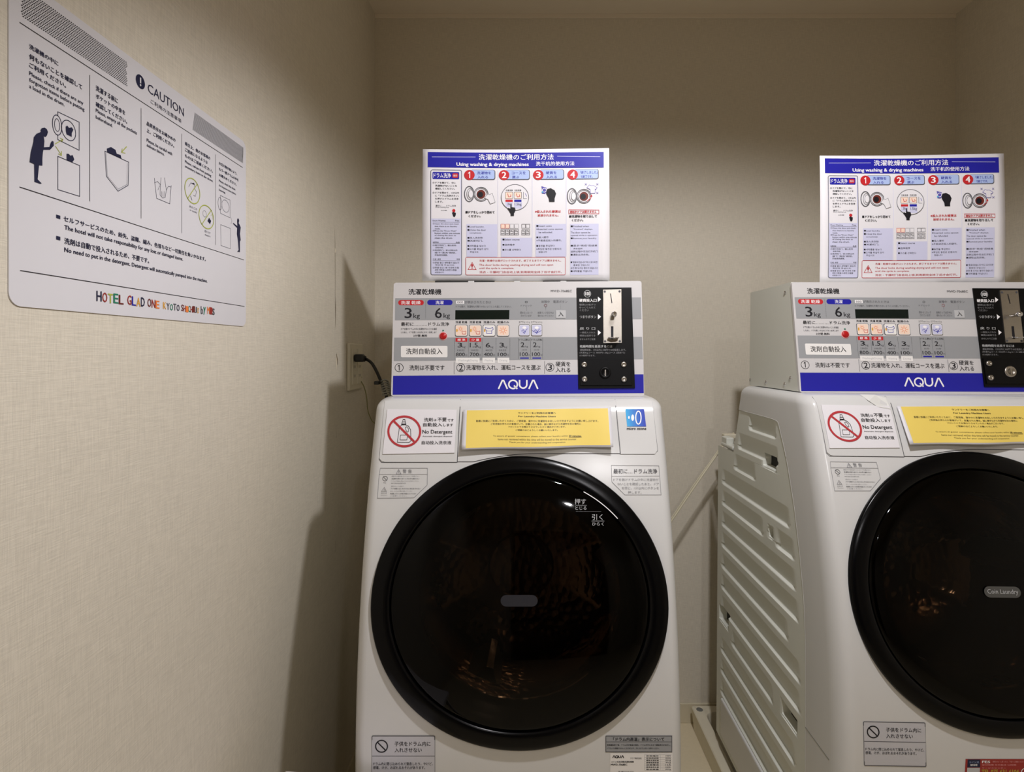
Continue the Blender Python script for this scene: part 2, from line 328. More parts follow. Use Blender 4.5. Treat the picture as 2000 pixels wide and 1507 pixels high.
P1([(253, 1262), (292, 1270), (286, 1330), (280, 1388), (312, 1420), (300, 1424), (255, 1408)])
P1([(437, 898), (437, 865), (603, 945), (603, 1163), (437, 1080), (437, 1040)], .7); el(432, 968, 36, 76, .8); el(432, 968, 20, 48, .6); el(522, 1010, 54, 75, .8)
P1([(498, 980), (510, 972), (524, 990), (545, 985), (558, 1005), (545, 1030), (545, 1060), (505, 1040), (500, 1015)])
P1([(437, 1210), (607, 1282), (607, 1520), (437, 1467)], .7, closed=True); P1([(505, 1190), (520, 1190), (535, 1205), (552, 1200), (565, 1235), (548, 1258), (505, 1238)])
for A, B in (((415, 1115), (475, 1080)), ((418, 1130), (462, 1195))): P1([A, B], .8, 'green')
P1([(455, 1068), (476, 1080), (466, 1100)], .8, 'green'); P1([(440, 1190), (465, 1204), (466, 1170)], .8, 'green')
P1([(803, 1170), (988, 1255), (983, 1435), (905, 1480), (815, 1365)], .75, closed=True); P1([(812, 1185), (822, 1362), (905, 1464), (974, 1428), (978, 1262)], .3)
P1([(820, 1178), (818, 1150), (850, 1138), (885, 1160), (895, 1190), (925, 1200), (932, 1229)]); P1([(972, 1135), (935, 1175)], 1.2, 'green'); P1([(938, 1150), (932, 1180), (962, 1186)], .8, 'green')
P1([(1187, 1378), (1205, 1535), (1307, 1578), (1318, 1435)], .6); P1([(1187, 1415), (1212, 1405), (1235, 1430), (1240, 1375)], .5); P1([(1235, 1430), (1232, 1510), (1252, 1533), (1272, 1528), (1280, 1470), (1266, 1375)], .5); P1([(1278, 1475), (1296, 1442), (1316, 1448)], .5)
P1([(1215, 1470), (1230, 1435)], .5); P1([(1243, 1480), (1245, 1520)], .4); P1([(1254, 1482), (1256, 1526)], .4); P1([(1265, 1480), (1266, 1522)], .4)
for cx, cy, rx, ry in ((1483, 368, 57, 95), (1592, 570, 56, 88)):
    el(cx, cy, rx, ry, 1.5, z2, 'green', 2); P1([(cx+38, cy-55), (cx-38, cy+58)], 1.4, 'green', z2, 2)
P1([(1455, 335), (1470, 305), (1495, 312), (1502, 345)], .5, f=z2); P1([(1475, 310), (1496, 305), (1500, 322)], f=z2); P1([(1468, 405), (1480, 440)], .9, f=z2); P1([(1500, 350), (1515, 375), (1505, 410), (1490, 400)], .5, f=z2)
el(1578, 545, 14, 24, .4, z2); P1([(1600, 600), (1612, 575), (1628, 600), (1620, 625)], f=z2); P1([(1625, 560), (1640, 545), (1640, 590)], .6, 'green', z2)
for s_, x0, yy, yb, x1 in (("あかごの", 367.8, 400, 404.5, 383), ("or moldy", 368.5, 407.5, 412, 382.5), ("泥だらけ", 397.5, 448.5, 453, 409), ("diapers", 398, 456, 460, 409)): T(s_, x0, yy, yb, x1)
P1([(1700, 402), (1775, 438), (1775, 575), (1700, 540)], .5, f=z2, closed=True); el(1740, 485, 28, 46, .5, z2); el(1697, 465, 15, 48, .6, z2); P1([(1702, 628), (1778, 658), (1778, 815), (1705, 790)], .5, f=z2, closed=True)
P1([(1780, 570), (1790, 600), (1782, 625)], .4, f=z2)
P1([(1830, 600), (1832, 582), (1842, 582), (1846, 600), (1842, 616), (1850, 630), (1858, 650), (1852, 700), (1858, 748), (1852, 760), (1852, 842), (1830, 838), (1842, 825), (1836, 750), (1828, 700), (1830, 655), (1798, 622), (1800, 614), (1832, 640)], f=z2)
for yy in (423.3, 464.8): u0, v0 = q(107, yy-4.6); u1, v1 = q(115, yy+4.6); a.rect(u0, v0, u1, v1, 'navy')
T("セルフサービスのため、紛失、盗難、縮み、色落ちなど一切責任を負いかねます。", 121.5, 420.8, 431.8, 399.7, bold=.02)
T("The hotel will not take responsibility for any lost or damaged items.", 123, 439, 450.5, 355, bold=.016)
T("洗剤は自動で投入されるため、不要です。", 123, 463.5, 475.8, 288.7, bold=.02)
T("No need to put in the detergent. Detergent will automatically pumped into the machine.", 123, 482.6, 494.2, 403, bold=.016)
def letters(s_, x0, x1, cols, ht, hb):
    u0, _ = q(x0, 600); u1, _ = q(x1, 600); n = len(s_); wd = (u1-u0)/n
    for i, ch in enumerate(s_):
        j = ((i*37) % 5-2)*.35; a.text(ch, u0+i*wd+wd*.06, -ht+j, u0+(i+1)*wd-wd*.1, -hb+j*.6, cols[i % len(cols)], 2, .02)
letters("HOTEL", 185.3, 239.5, ['navy', 'redst', 'green', 'teal', 'brown'], 71.5, 59.7); letters("GLAD", 245.8, 281, ['redst', 'blue', 'ochre', 'navy'], 71.5, 59.7); letters("ONE", 285.4, 309.6, ['brown', 'redst', 'orange'], 71, 60)
letters("KYOTO", 316, 349, ['ochre', 'dgrey', 'teal', 'dgrey', 'navy'], 69, 59.7); letters("SHICHIJO", 351.8, 387, ['brown', 'redst', 'orange', 'teal', 'redst', 'brown', 'dgrey', 'ochre'], 69, 59.7); letters("by", 390, 400, ['dgrey', 'teal'], 70.5, 58.6); letters("M's", 402.5, 417.5, ['orange', 'redst', 'dgrey'], 71, 60)
a.build('printed_artwork', po)
#MACHINES
# ================================================================ washing machine (the left one is modelled where it stands, the right one is a copy moved as a whole)
XC, HW = -.013, .297
ZT, RT = -.0965, .022
def fY(z): d = z+.4; return 1.0545+.2583*d+.3528*d*d
def bodyY(x, z, off=0):
    y = fY(min(z, ZT)); t_ = abs(x-XC)-(HW-.026)
    if t_ > 0: y += .045*(1-math.sqrt(max(0, 1-min(1, t_/.026)**2)))
    if z > ZT-RT: h = min(z-(ZT-RT), RT*.98); y += RT-math.sqrt(RT*RT-h*h)
    return y-off
def binv(px, py, pro=0):
    z = -.3
    for _ in range(40): z = -(py-CY)/F*(bodyY(XC, z)-pro)
    Y = bodyY(XC, z)-pro; return (px-CX)/F*Y, z
def bpos(px, py, off): x, z = binv(px, py, .002); return (x, bodyY(x, z)-off-.0002, z)
ma = thing('washing_machine', 'white drum washing machine with round black door, left of the two, fully in view', 'washing machine', (XC, 1.40, -1.188), 'coin laundry washing machines')
# ---- cabinet
def rearY(z): return 1.515+(-.1-z)*.36 if z > -.288 else 1.715
def creaseY(z):
    K = [(-.12, 1.515), (-.164, 1.5225), (-.1645, 1.36), (-.166, 1.304), (-.171, 1.286), (-.215, 1.258), (-.261, 1.2344), (-.35, 1.200), (-.4366, 1.176), (-.52, 1.158), (-.609, 1.149), (-.78, 1.147), (-1.2, 1.147)]
    for (za, ya), (zb, yb) in zip(K, K[1:]):
        if z <= za and z >= zb: return ya+(yb-ya)*(za-z)/(za-zb+1e-9)
    return 1.52
zs = [ZT]
zs += [ZT-RT+RT*math.sin(a_*math.pi/16) for a_ in range(7, -1, -1)]
z = -.125
while z > -1.12: zs.append(z); z -= .01
zs += [-.1639, -.1646, -.1655, -.1675, -.171, -.2875, -.2885, -1.12, -1.16]; zs = sorted(set(zs), reverse=True)
NF = 56; verts = []; nr = None
for z in zs:
    h = max(0, z-(ZT-RT)); ins_t = RT-math.sqrt(max(0, RT*RT-h*h)) if h > 0 else 0
    hw = HW-ins_t; yr = rearY(z)-ins_t*.5; yc = min(creaseY(z), yr-.002); side = .03 if z < -.164 else 0.0
    row = []
    L_ = [(-hw+side, yr), (-hw+side, yc), (-hw, yc)]
    fr = fY(min(z, ZT))+ins_t; cor = []
    for k in range(8): t_ = k/8*math.pi/2; cor.append((-hw+.026*(1-math.cos(t_)), fr+.045*(1-math.sin(t_))))
    mid = [(-(hw-.026)+(2*(hw-.026))*k/NF, fr) for k in range(NF+1)]
    half = L_+cor; row = half+mid+[(-x, y) for x, y in reversed(half)]
    nr = len(row); verts += [(XC+x, y, z) for x, y in row]
DX, DZ = XC+.0027, -.4525; DA, DB = .2700, .2485        # door centre and half axes
faces = []
for i in range(len(zs)-1):
    for k in range(nr-1):
        c_ = [verts[i*nr+k], verts[i*nr+k+1], verts[(i+1)*nr+k]]
        mx = (c_[0][0]+c_[1][0])/2; mz = (c_[0][2]+c_[2][2])/2
        if c_[0][1] < 1.3 and ((mx-DX)/(DA*.90))**2+((mz-DZ)/(DB*.90))**2 < 1 and 11 <= k < nr-11: continue
        faces.append((i*nr+k, (i+1)*nr+k, (i+1)*nr+k+1, i*nr+k+1))
    faces.append((i*nr+nr-1, (i+1)*nr+nr-1, (i+1)*nr, i*nr))
faces.append(tuple(range(nr))[::-1]); n = (len(zs)-1)*nr; faces.append(tuple(n+k for k in range(nr)))
cab = mk('cabinet', verts, faces, M['body'], ma); autosmooth(cab, 35)
# ---- side panels with pressed ribs (height field)
def ribs():
    R = []; zk = lambda k: -.211-.0624*k
    y0 = 1.675
    for k, (ya, yb) in enumerate([(1.467, 1.302), (1.545, 1.290), (1.575, 1.425), (y0, 1.230), (y0, 1.375), (y0, 1.200), (y0, 1.186), (y0, 1.236), (y0, 1.177), (y0, 1.177), (1.585, 1.312), (y0, 1.20), (y0, 1.20), (y0, 1.2)]):
        R.append((ya, yb, zk(k)))
    R.append((1.295, 1.207, zk(4))); return R
RB = ribs()
HOLES = [(1.376, 1.305, -.252, -.221), (1.337, 1.320, -.447, -.423), (1.692, 1.624, -.803, -.815+.06), (1.265, 1.190, -.756-.045, -.756+.0)]
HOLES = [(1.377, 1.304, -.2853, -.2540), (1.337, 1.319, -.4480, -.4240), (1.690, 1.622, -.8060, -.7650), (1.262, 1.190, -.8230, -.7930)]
def depth(y, z):
    d = 0
    for ya, yb, zb in RB:
        if z < zb-.001 or z > zb+.047 or y > ya+.002 or y < yb-.002: continue
        t_ = (z-zb); e = min(ya-y, y-yb)
        if t_ < .012: lim = e+.006-(.012-t_)*.55      # rounded lower corners
        else: lim = e
        if lim < 0: continue
        dd = .0068*min(1, max(0, t_/.0034))*(1-max(0, (t_-.006))/.041)
        dd *= min(1, max(0, lim)/(.009 if ya-y < y-yb else .016)); d = max(d, dd)
    for ya, yb, za, zb in HOLES:
        e = min(ya-y, y-yb, zb-z, z-za)
        if e > -.004: d = max(d, .0018)
        if e > 0: d = max(d, .0018+.024*min(1, e/.0025))
    return d
for sgn, nm in ((-1, 'side_panel'), (1, 'side_panel')):
    xs = XC+sgn*HW; zl = []; z = -.1655
    while z > -1.158: zl.append(z); z -= .0014
    U = 88; vs = []; fs = []
    for z in zl:
        yc = creaseY(z)-.0005; yr = rearY(z)
        for k in range(U+1):
            y = yc+(yr-yc)*k/U; e = min(y-yc, .004); dd = depth(y, z)+.0016*(1 if e > .0015 else 1)
            vs.append((xs-sgn*dd, y, z))
    for i in range(len(zl)-1):
        for k in range(U):
            qd = (i*(U+1)+k, i*(U+1)+k+1, (i+1)*(U+1)+k+1, (i+1)*(U+1)+k); fs.append(qd if sgn > 0 else qd[::-1])
    sp = mk(nm, vs, fs, M['steel_white'], ma, smooth=True); autosmooth(sp, 50)
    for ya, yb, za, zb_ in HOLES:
        MB().add([(xs-sgn*.0215, ya-.002, za+.002), (xs-sgn*.0215, yb+.002, za+.002), (xs-sgn*.0215, yb+.002, zb_-.0005), (xs-sgn*.0215, ya-.002, zb_-.0005)], [(0, 1, 2, 3)]).build('pocket_shade', M['dark'], sp)  # dark sheet painting the shade deep inside each pocket
    # thin bright folded edge along the front cover
    b_ = MB(); zz = [(-.1642, 1.5225), (-.1645, 1.36), (-.166, 1.304), (-.171, 1.286)]+[(-.19-.03*k, creaseY(-.19-.03*k)) for k in range(32)]
    b_.tube([(xs-sgn*.0004, y, z) for z, y in zz], .0009, 5)
    b_.build('panel_fold', M['body'], ma, smooth=True)
    # lower cover of the side
    MB().box(min(xs+sgn*.004, xs-sgn*.012), max(xs+sgn*.004, xs-sgn*.012), 1.21, 1.664, -1.135, -1.026, .004).build('base_cover', M['body'], ma)
    MB().box(min(xs+sgn*.0005, xs-sgn*.01), max(xs+sgn*.0005, xs-sgn*.01), fY(-.78)+.045, 1.147, -.7795, -.7785).build('cover_seam', M['seam'], ma)
MB().box(XC-HW+.004, XC-HW+.05, 1.60, 1.70, -.287, -.275, .004).box(XC-HW+.006, XC-HW+.03, 1.655, 1.70, -.277, -.258, .003).build('hose_bracket', M['steel_white'], ma)
for fx in (-.25, .22):
    for fy in (1.10, 1.64): MB().lathe([(.022, 0), (.022, .02), (.014, .022), (.014, .04)], (fx, fy, -1.196), (0, 0, 1), 20, closed=True).build('foot', M['gasket'], ma)
# ---- front upper panels (thin plates with joints)
def plate(name, top, bot, xl, xr, n=26, th=.0016):
    """top(u), bot(u): photo rows; xl(y), xr(y): photo columns"""
    vs = []; fs = []; J = 9
    for i in range(n+1):
        u = i/n
        for j in range(J+1):
            yt, yb = top(u), bot(u); y = yt+(yb-yt)*j/J; x = xl(y)+(xr(y)-xl(y))*u; X, Z = binv(x, y)
            vs.append((X, bodyY(X, Z)-th, Z))
    N_ = len(vs); vs += [(v[0], v[1]+th+.0002, v[2]) for v in vs]
    for i in range(n):
        for j in range(J): fs.append((i*(J+1)+j, i*(J+1)+j+1, (i+1)*(J+1)+j+1, (i+1)*(J+1)+j))
    edge = [i*(J+1) for i in range(n+1)]+[n*(J+1)+j for j in range(1, J+1)]+[i*(J+1)+J for i in range(n-1, -1, -1)]+[j for j in range(J-1, 0, -1)]
    for k in range(len(edge)): e0, e1 = edge[k], edge[(k+1) % len(edge)]; fs.append((e0, e1, e1+N_, e0+N_))
    o = mk(name, vs, fs, M['body'], ma); return autosmooth(o, 40)
lerp = lambda a_, b_, t_: a_+(b_-a_)*t_
def cr(u, y, r=.05, d=6): return y-(d*(1-u/r) if u < r else 0)-(0)
plate('detergent_drawer', lambda u: 782, lambda u: 901.5-(7*(1-u/.05) if u < .05 else 0), lambda y: lerp(752, 740.5, (y-782)/120), lambda y: lerp(898.2, 892.2, (y-782)/120))
def cb(u):
    x = 894+u*317
    if x < 925: return 900.5
    if x < 1050: t_ = (x-925)/125; return 900.5-16*(1-(1-t_)**2)
    return 884.5
plate('control_cover', lambda u: 781, cb, lambda y: lerp(900, 894, (y-781)/120), lambda y: lerp(1200.5, 1210.5, (y-781)/105), 60)
plate('corner_cover', lambda u: 782, lambda u: 886-(7*((u-.92)/.08) if u > .92 else 0), lambda y: lerp(1202.5, 1212.5, (y-781)/105), lambda y: lerp(1273.5, 1284.5, (y-781)/105))
a = Art(bpos, .0002)
SB = lambda pts, w_: a.line(pts, w_, 'seam' if 0 else 'dgrey', 1, sub=8)
SB([(899.2, 780), (893.2, 902)], 1.7); SB([(1201.4, 780), (1211.5, 886)], 1.3); SB([(744, 902.8), (893, 902.8)], 1.2); SB([(739.5, 896), (744.5, 902.8)], 1.0); SB([(752, 784), (740, 896)], .6)
a.line([(893, 902.3)]+[(894+317*k/50, cb(k/50)+1.2) for k in range(51)], 1.2, 'dgrey', 1); SB([(1211, 886.8), (1278, 886.8)], 1.0); SB([(1278, 886.8), (1285, 880)], .8); SB([(1274.2, 784), (1285, 880)], .6)
a.build('panel_joint', ma)
# ---- door
DY = 1.0350
dn = Vector((0, -1, .2)).normalized()                   # door faces the room and leans back
du = Vector((1, 0, 0)); dv = Vector((0, .2, 1)).normalized()
dc = Vector((DX, DY+.2*(DZ+.455), DZ)); DBV = DB*math.sqrt(1.04)
def dpt(r_, a_, d):                                      # the door follows the bulge of the front
    z = DZ+DB*r_*math.sin(a_); return Vector((DX+DA*r_*math.cos(a_), fY(z)-.0085, z))+dn*d
def dlathe(prof, name, m, parent, seg=128, cap=False):
    vs = []; fs = []
    for r_, d in prof:
        for k in range(seg): vs.append(dpt(r_, 2*math.pi*k/seg, d))
    for i in range(len(prof)-1):
        for k in range(seg): fs.append((i*seg+k, i*seg+(k+1) % seg, (i+1)*seg+(k+1) % seg, (i+1)*seg+k))
    if cap: fs.append(tuple((len(prof)-1)*seg+k for k in range(seg)))
    return autosmooth(mk(name, vs, fs, m, parent), 60)
door = dlathe([(.992, -.050), (1.0, -.045), (1.003, -.006), (1.000, -.0025), (.992, -.0008), (.96, .0010), (.92, .0018), (.890, .0016), (.878, .0002), (.872, -.0030), (.870, -.006)], 'door', M['rim'], ma)
dlathe([(1.012, -.05), (1.012, -.0335), (1.004, -.033), (1.004, -.05)], 'door_seal', M['gasket'], ma)
prof = [(.868*math.cos(t_*math.pi/2/14) if t_ else .868, -.003+.013*math.sin(t_*math.pi/2/14)) for t_ in range(14)]+[(.02, .01)]
gl = dlathe(prof, 'door_glass', M['glass'], door, cap=True)
dlathe([(.88, -.012), (.80, -.02), (.76, -.03), (.70, -.034)], 'inner_ring', M['rim'], door)
# glass bowl and drum inside
dr = dlathe([(.80, -.045), (.72, -.055), (.70, -.10), (.80, -.115), (.84, -.13), (.85, -.20), (.85, -.34), (.80, -.37), (.30, -.385), (.28, -.375), (.02, -.375)], 'drum', M['drum'], ma, 72, True)
for k in range(3):
    an = math.radians(250+120*k); b_ = MB(); vs = []
    for t_ in (-.35, .35):
        pass
    P_ = []
    for d in (-.14, -.33):
        for da, rr in ((-.16, .84), (-.04, .66), (.04, .66), (.16, .84)): P_.append(dpt(rr, an+da, d))
    b_.add(P_, [(0, 1, 5, 4), (1, 2, 6, 5), (2, 3, 7, 6), (0, 3, 2, 1), (4, 5, 6, 7)]); b_.build('drum_paddle', M['steel'], dr)
# label pill on the glass and door-edge lettering
def dinv(px, py, lift=.006):
    """photo point -> point on the curved door face"""
    z = -.4
    for _ in range(40): Y = fY(z)-.0085-lift; z = -(py-CY)/F*Y
    return Vector(((px-CX)/F*Y, Y, z))
def dpos(px, py, off): return tuple(dinv(px, py)+dn*off)
M['pill'] = mat('grey_pill_label', '2E2E33', .3, spec=.3, var=0)
a = Art(dpos, .0058); a.rrect(978, 1160, 1050, 1182.5, 11, 'pill'); a.build('door_badge', door, label='small dark grey rounded badge')
a = Art(dpos, .0005)
for t_, x0, y0, x1, y1 in (("押す", 1122.5, 973.5, 1144.5, 984.5), ("とじる", 1123.5, 988.4, 1145.5, 995.2), ("引く", 1156, 1003.5, 1177, 1014.8), ("ひらく", 1156.5, 1019.6, 1179, 1026)): a.text(t_, x0, y0, x1, y1, 'lgrey', 2, .0)
a.line([(1124, 986.4), (1146, 986.4)], .6, 'lgrey', 2); a.line([(1155.5, 1017), (1180, 1017)], .6, 'lgrey', 2)
for k in range(20): a.line([(1125+k*2.5, 998.5), (1126.2+k*2.5, 998.5)], .6, 'grey', 2)
cdx, cdy = 1014, 1178
a.line([(cdx+ (252+4*math.sin(2*b_))*math.cos(b_), cdy-(248+3*math.sin(2*b_))*math.sin(b_)) for b_ in [math.radians(60.5-k*(60.5-41.3)/16) for k in range(17)]], 1.6, 'white', 2)
a.build('door_lettering', door)
# ---- printed warning labels on the cabinet
a = Art(bpos, .0003)
a.frame(730, 905, 15.385)
G = 'grey'
a.line([(190, 140), (1610, 140), (1600, 650), (1200, 1030), (100, 1045), (160, 330), (190, 140)], 12, G, sub=6); a.line([(165, 325), (1620, 325)], 10, G, sub=10)
a.line([(740, 180), (815, 315), (665, 315)], 16, G, 1, True); a.text("警", 870, 175, 975, 290, G, bold=.02); a.text("告", 1030, 175, 1135, 290, G, bold=.02); a.rect(733, 220, 747, 285, G)
noring(a, 335, 450, 72, 12, 'dgrey'); a.text("禁止", 285, 550, 370, 595, G); a.line([(310, 715), (375, 840), (225, 840)], 12, G, 1, True); a.text("注", 285, 765, 330, 825, G); a.text("高温注意", 215, 870, 385, 910, G); a.text("さわらない", 205, 935, 400, 970, G)
for t_, x0, y0, x1, y1 in (("運転中や運転後すぐにはドアを開けない", 530, 362, 1370, 400), ("洗濯物を取り出すときは手を触れない", 530, 435, 1370, 475), ("ドラムが完全に停止するまでお待ちください", 530, 508, 1350, 545), ("やけどのおそれがあります。", 515, 575, 970, 610), ("温風が出るところは高温です", 515, 662, 910, 700), ("ドアを開けるときは十分に手を近づけない", 515, 735, 1400, 775), ("また、小さなお子様に注意してください", 500, 810, 1150, 850), ("乾燥後しばらくは内部が高温になっています", 490, 885, 1270, 925), ("ご注意ください。", 490, 950, 990, 990)):
    a.text(t_, x0, y0, x1, y1, 'dgrey' if y0 % 2 else G)
a.build('warning_label', ma, label='hexagonal warning label left above the door')
a = Art(bpos, .0003); a.frame(1000, 770, 6.6667)
a.line([(1295, 925), (1915, 930), (1945, 1308), (1470, 1308), (1302, 1140), (1295, 925)], 5, G, sub=6); a.line([(1300, 1065), (1925, 1062)], 4, G, sub=6)
a.text("最初に…ドラム洗浄", 1322, 970, 1893, 1032, 'dgrey', bold=.01)
for r_ in (("ドアを開けドラムの中に洗濯物が", 1322, 1093, 1910, 1128), ("ないことを確認したあと、ドア", 1375, 1148, 1915, 1184), ("を閉じ、1分以内にボタンを", 1432, 1202, 1915, 1238), ("押します。", 1512, 1258, 1690, 1294)): a.text(*r_, G)
a.build('drum_cleaning_label', ma, label='thin outlined label right above the door')
a = Art(bpos, .0003); a.frame(700, 1400, 10)
M['silverlabel'] = mat('silver_label', 'BEBEC4', .4, var=.03, scale=400)
a.rect(262, 378, 1488, 1250, 'silverlabel', 0, 8, 8); a.rrect(262, 378, 1488, 1250, 20, 'dgrey', 1, 16); a.line([(265, 770), (1488, 770)], 12, 'dgrey', sub=8)
noring(a, 448, 578, 115, 24, 'k'); a.text("子供をドラム内に", 705, 485, 1405, 575, 'k', bold=.01); a.text("入れさせない", 705, 608, 1235, 695, 'k', bold=.01)
a.text("ドラム内に閉じ込められて窒息したり、やけど、", 285, 890, 1450, 950, 'k'); a.text("感電、けが、おぼれるおそれがあります。", 285, 965, 1300, 1025, 'k')
a.build('child_safety_label', ma, label='silver child warning label left below the door')
a = Art(bpos, .0003); a.frame(1150, 1400, 10)
a.rect(335, 378, 1625, 685, 'band', 0, 8, 2); a.line([(335, 378), (1625, 378), (1625, 685), (335, 685), (335, 378)], 14, 'dgrey', sub=8); a.line([(335, 492), (1625, 492)], 8, 'dgrey', sub=8)
a.text("「ドラム内高温」表示について", 480, 405, 1475, 475, 'k', bold=.02); a.text("乾燥運転終了後、ドラム内が高温の場合、ドラムが冷えるまで運転表示が点灯し、", 360, 535, 1600, 570, 'k'); a.text("ドアロックが解除されないときがあります。冷えるまでしばらくお待ちください。", 360, 600, 1380, 635, 'k')
a.rect(420, 715, 1640, 1250, 'tag', 0, 8, 3); aqua(a, 465, 758, 690, 808, 14, 'k', 2); a.text("アクア株式会社", 815, 795, 1035, 828, 'k'); a.text("コイン式全自動洗濯乾燥機", 440, 865, 880, 898, 'k', bold=.04); a.text("MWD-7068EC", 435, 920, 755, 955, 'k', bold=.04)
for y_ in (745, 795, 835, 880, 925, 960, 1000, 1045): a.line([(1090, y_), (1620, y_)], 3, G, sub=4)
a.line([(1090, 745), (1090, 1045)], 3, G); a.line([(1400, 745), (1400, 1045)], 3, G)
for k, (s1, s2) in enumerate((("定格電圧", "100V"), ("定格周波数", "50/60Hz"), ("標準洗濯容量", "6kg"), ("標準乾燥容量", "3kg"), ("定格電流", "15A"), ("標準使用水量", "103L"), ("製品質量", "86kg"))):
    y_ = 753+k*44; a.text(s1, 1125, y_, 1370, y_+26, 'k', bold=.02); a.text(s2, 1500, y_, 1610, y_+24, 'dgrey')
a.text("漏電・感電のおそれがありますので", 580, 1062, 880, 1090, 'k')
a.build('rating_label', ma, label='grey notice strip with the maker rating plate below the door')
# ozone emblem
a = Art(bpos, .0019)
for k in range(12):
    t0, t1 = k/12, (k+1)/12; m_ = 'ozone%d' % k
    c0 = [60, 170, 225]; c1 = [40, 60, 175]; h_ = ''.join('%02X' % int(lerp(c0[i], c1[i], (k+.5)/12)) for i in range(3)); ink(m_, h_)
    xa, xb = lerp(1221.3, 1257.8, t0), lerp(1221.3, 1257.8, t1); xc, xd = lerp(1225, 1262, t0), lerp(1225, 1262, t1)
    a.quad([(xa, 798.5), (xb, 798.5), (xd, 832.5), (xc, 832.5)], m_)
a.ring(1246.8, 815.2, 5.2, 12.6, 2.1, 'white', 2); a.disc(1235.6, 815.3, 2.8, 6.2, 'white', 2); a.disc(1228.4, 814.8, 1.6, 3, 'white', 2); a.text("micro ozone", 1224.5, 834.2, 1262, 839, 'k', bold=.03)
a.build('ozone_emblem', ma, label='blue square micro ozone emblem')
# ================================================================ coin control unit
def cY(z): return 1.2429+.1503*z
def cinv(px, py): k = -(py-CY)/F; z = k*1.2429/(1-.1503*k); return (px-CX)/F*cY(z), z
def cpos(px, py, off): x, z = cinv(px, py); return (x, cY(z)-off, z)
cu = thing('coin_control_unit', 'wide white and blue coin payment unit on the left machine, with a dark lock', 'coin unit', (XC-.003, 1.38, -.094), 'coin payment units')
x0, x1, zb, zt = -.2885, .2565, -.0945, .1530; yr = 1.520
vs = [(x0, cY(zb)+.006, zb), (x1, cY(zb)+.006, zb), (x1, yr, zb), (x0, yr, zb), (x0, cY(zt)+.006, zt), (x1, cY(zt)+.006, zt), (x1, yr-.004, zt+.003), (x0, yr-.004, zt+.003)]
mk('housing', vs, [(0, 3, 2, 1), (4, 5, 6, 7), (0, 1, 5, 4), (1, 2, 6, 5), (2, 3, 7, 6), (3, 0, 4, 7)], M['steel_white'], cu)
# front frame: rounded plate
def cplate(pxs, name, m, parent, th, back=0.0, r=None):
    n_ = len(pxs); v_ = [cpos(x, y, th) for x, y in pxs]+[cpos(x, y, back) for x, y in pxs]
    return mk(name, v_, [tuple(range(n_))]+[(i, i+n_, (i+1) % n_+n_, (i+1) % n_) for i in range(n_)], m, parent)
def rq(tl, tr, br, bl, r=3.0):
    out = []
    cs = [tl, tr, br, bl]
    for i in range(4):
        p = cs[i]; a_ = cs[i-1]; b_ = cs[(i+1) % 4]
        def tow(s_, e_): l = math.hypot(e_[0]-s_[0], e_[1]-s_[1]); return (s_[0]+(e_[0]-s_[0])/l*r, s_[1]+(e_[1]-s_[1])/l*r)
        p0, p1 = tow(p, a_), tow(p, b_)
        for k in range(5): t_ = k/4; out.append(tuple((1-t_)**2*p0[j]+2*t_*(1-t_)*p[j]+t_*t_*p1[j] for j in (0, 1)))
    return out[::-1]
fp = cplate(rq((769.5, 552.3), (1252.5, 548.6), (1258, 773.3), (764.3, 773.3), 5), 'front_panel', M['panelw'], cu, .0022, -.006)
for x, y in ((1469, 745), (1502, 750), (1541, 756), (1553, 744), (1541, 573)):       # side screws, both sides
    Y = 645.6*1.04/(x-CX+18) if 0 else F*.602/(x-CX); Z = -(y-CY)/F*Y
    for sx in (x0, x1): MB().lathe([(.0048, 0), (.0044, .0014), (.0025, .0022), (.0001, .0024)], (sx, Y, Z), (-1 if sx == x0 else 1, 0, 0), 16).build('screw', M['chrome'], cu, smooth=True)
a = Art(cpos, .0024, .0001)
Q = lambda X0, Y0, X1, Y1, m, L=1: a.rect(X0, Y0, X1, Y1, m, L)
a.quad([(772.3, 582.4), (1251.3, 580.7), (1252.3, 623), (771.8, 625.3)], 'band'); a.quad([(770.5, 659.2), (1253.5, 657.5), (1255, 701), (769.5, 704.5)], 'band'); a.quad([(768.3, 733.4), (1256.3, 730.5), (1257, 767.2), (767.4, 770.4)], 'blue')
Z4 = lambda: a.frame(760, 540, 6.2808)
Z4(); a.text("洗濯乾燥機", 242, 152, 642, 222, 'k', bold=.02)
a.rrect(115, 288, 428, 352, 31, 'red', 2); a.rrect(470, 286, 780, 350, 31, 'blue', 2); a.text("洗濯 乾燥", 148, 298, 388, 342, 'white', 3, .01); a.text("洗濯", 572, 296, 670, 340, 'white', 3, .01)
a.line([(450, 292), (450, 518)], 3, 'k'); a.text("3", 195, 385, 280, 510, 'k'); a.text("kg", 300, 452, 380, 525, 'k'); a.text("6", 565, 385, 648, 510, 'k'); a.text("kg", 670, 450, 748, 523, 'k')
a.text("最初に………ドラム洗浄", 150, 560, 738, 605, 'k', bold=.01); a.text("ドアを開けドラムの中に洗濯物がないことを確認", 150, 630, 588, 655, 'dgrey'); a.text("したあと、ドアを閉じ1分以内にボタンを押します", 150, 672, 585, 695, 'dgrey'); a.text("2分間 無料", 300, 710, 470, 738, 'k', bold=.02)
a.rrect(148, 848, 718, 988, 14, 'tag', 2); a.text("洗剤自動投入", 212, 880, 655, 952, 'k', 3, bold=.012)
a.rect(825, 296, 920, 334, 'white', 2); a.text("000", 838, 302, 908, 330, 'dgrey', 3); a.text("が表示されたときは", 930, 298, 1250, 332, 'dgrey'); a.text("ドアを開け、洗濯物を片寄りのないように入れ直してください。", 820, 355, 1500, 382, 'dgrey')
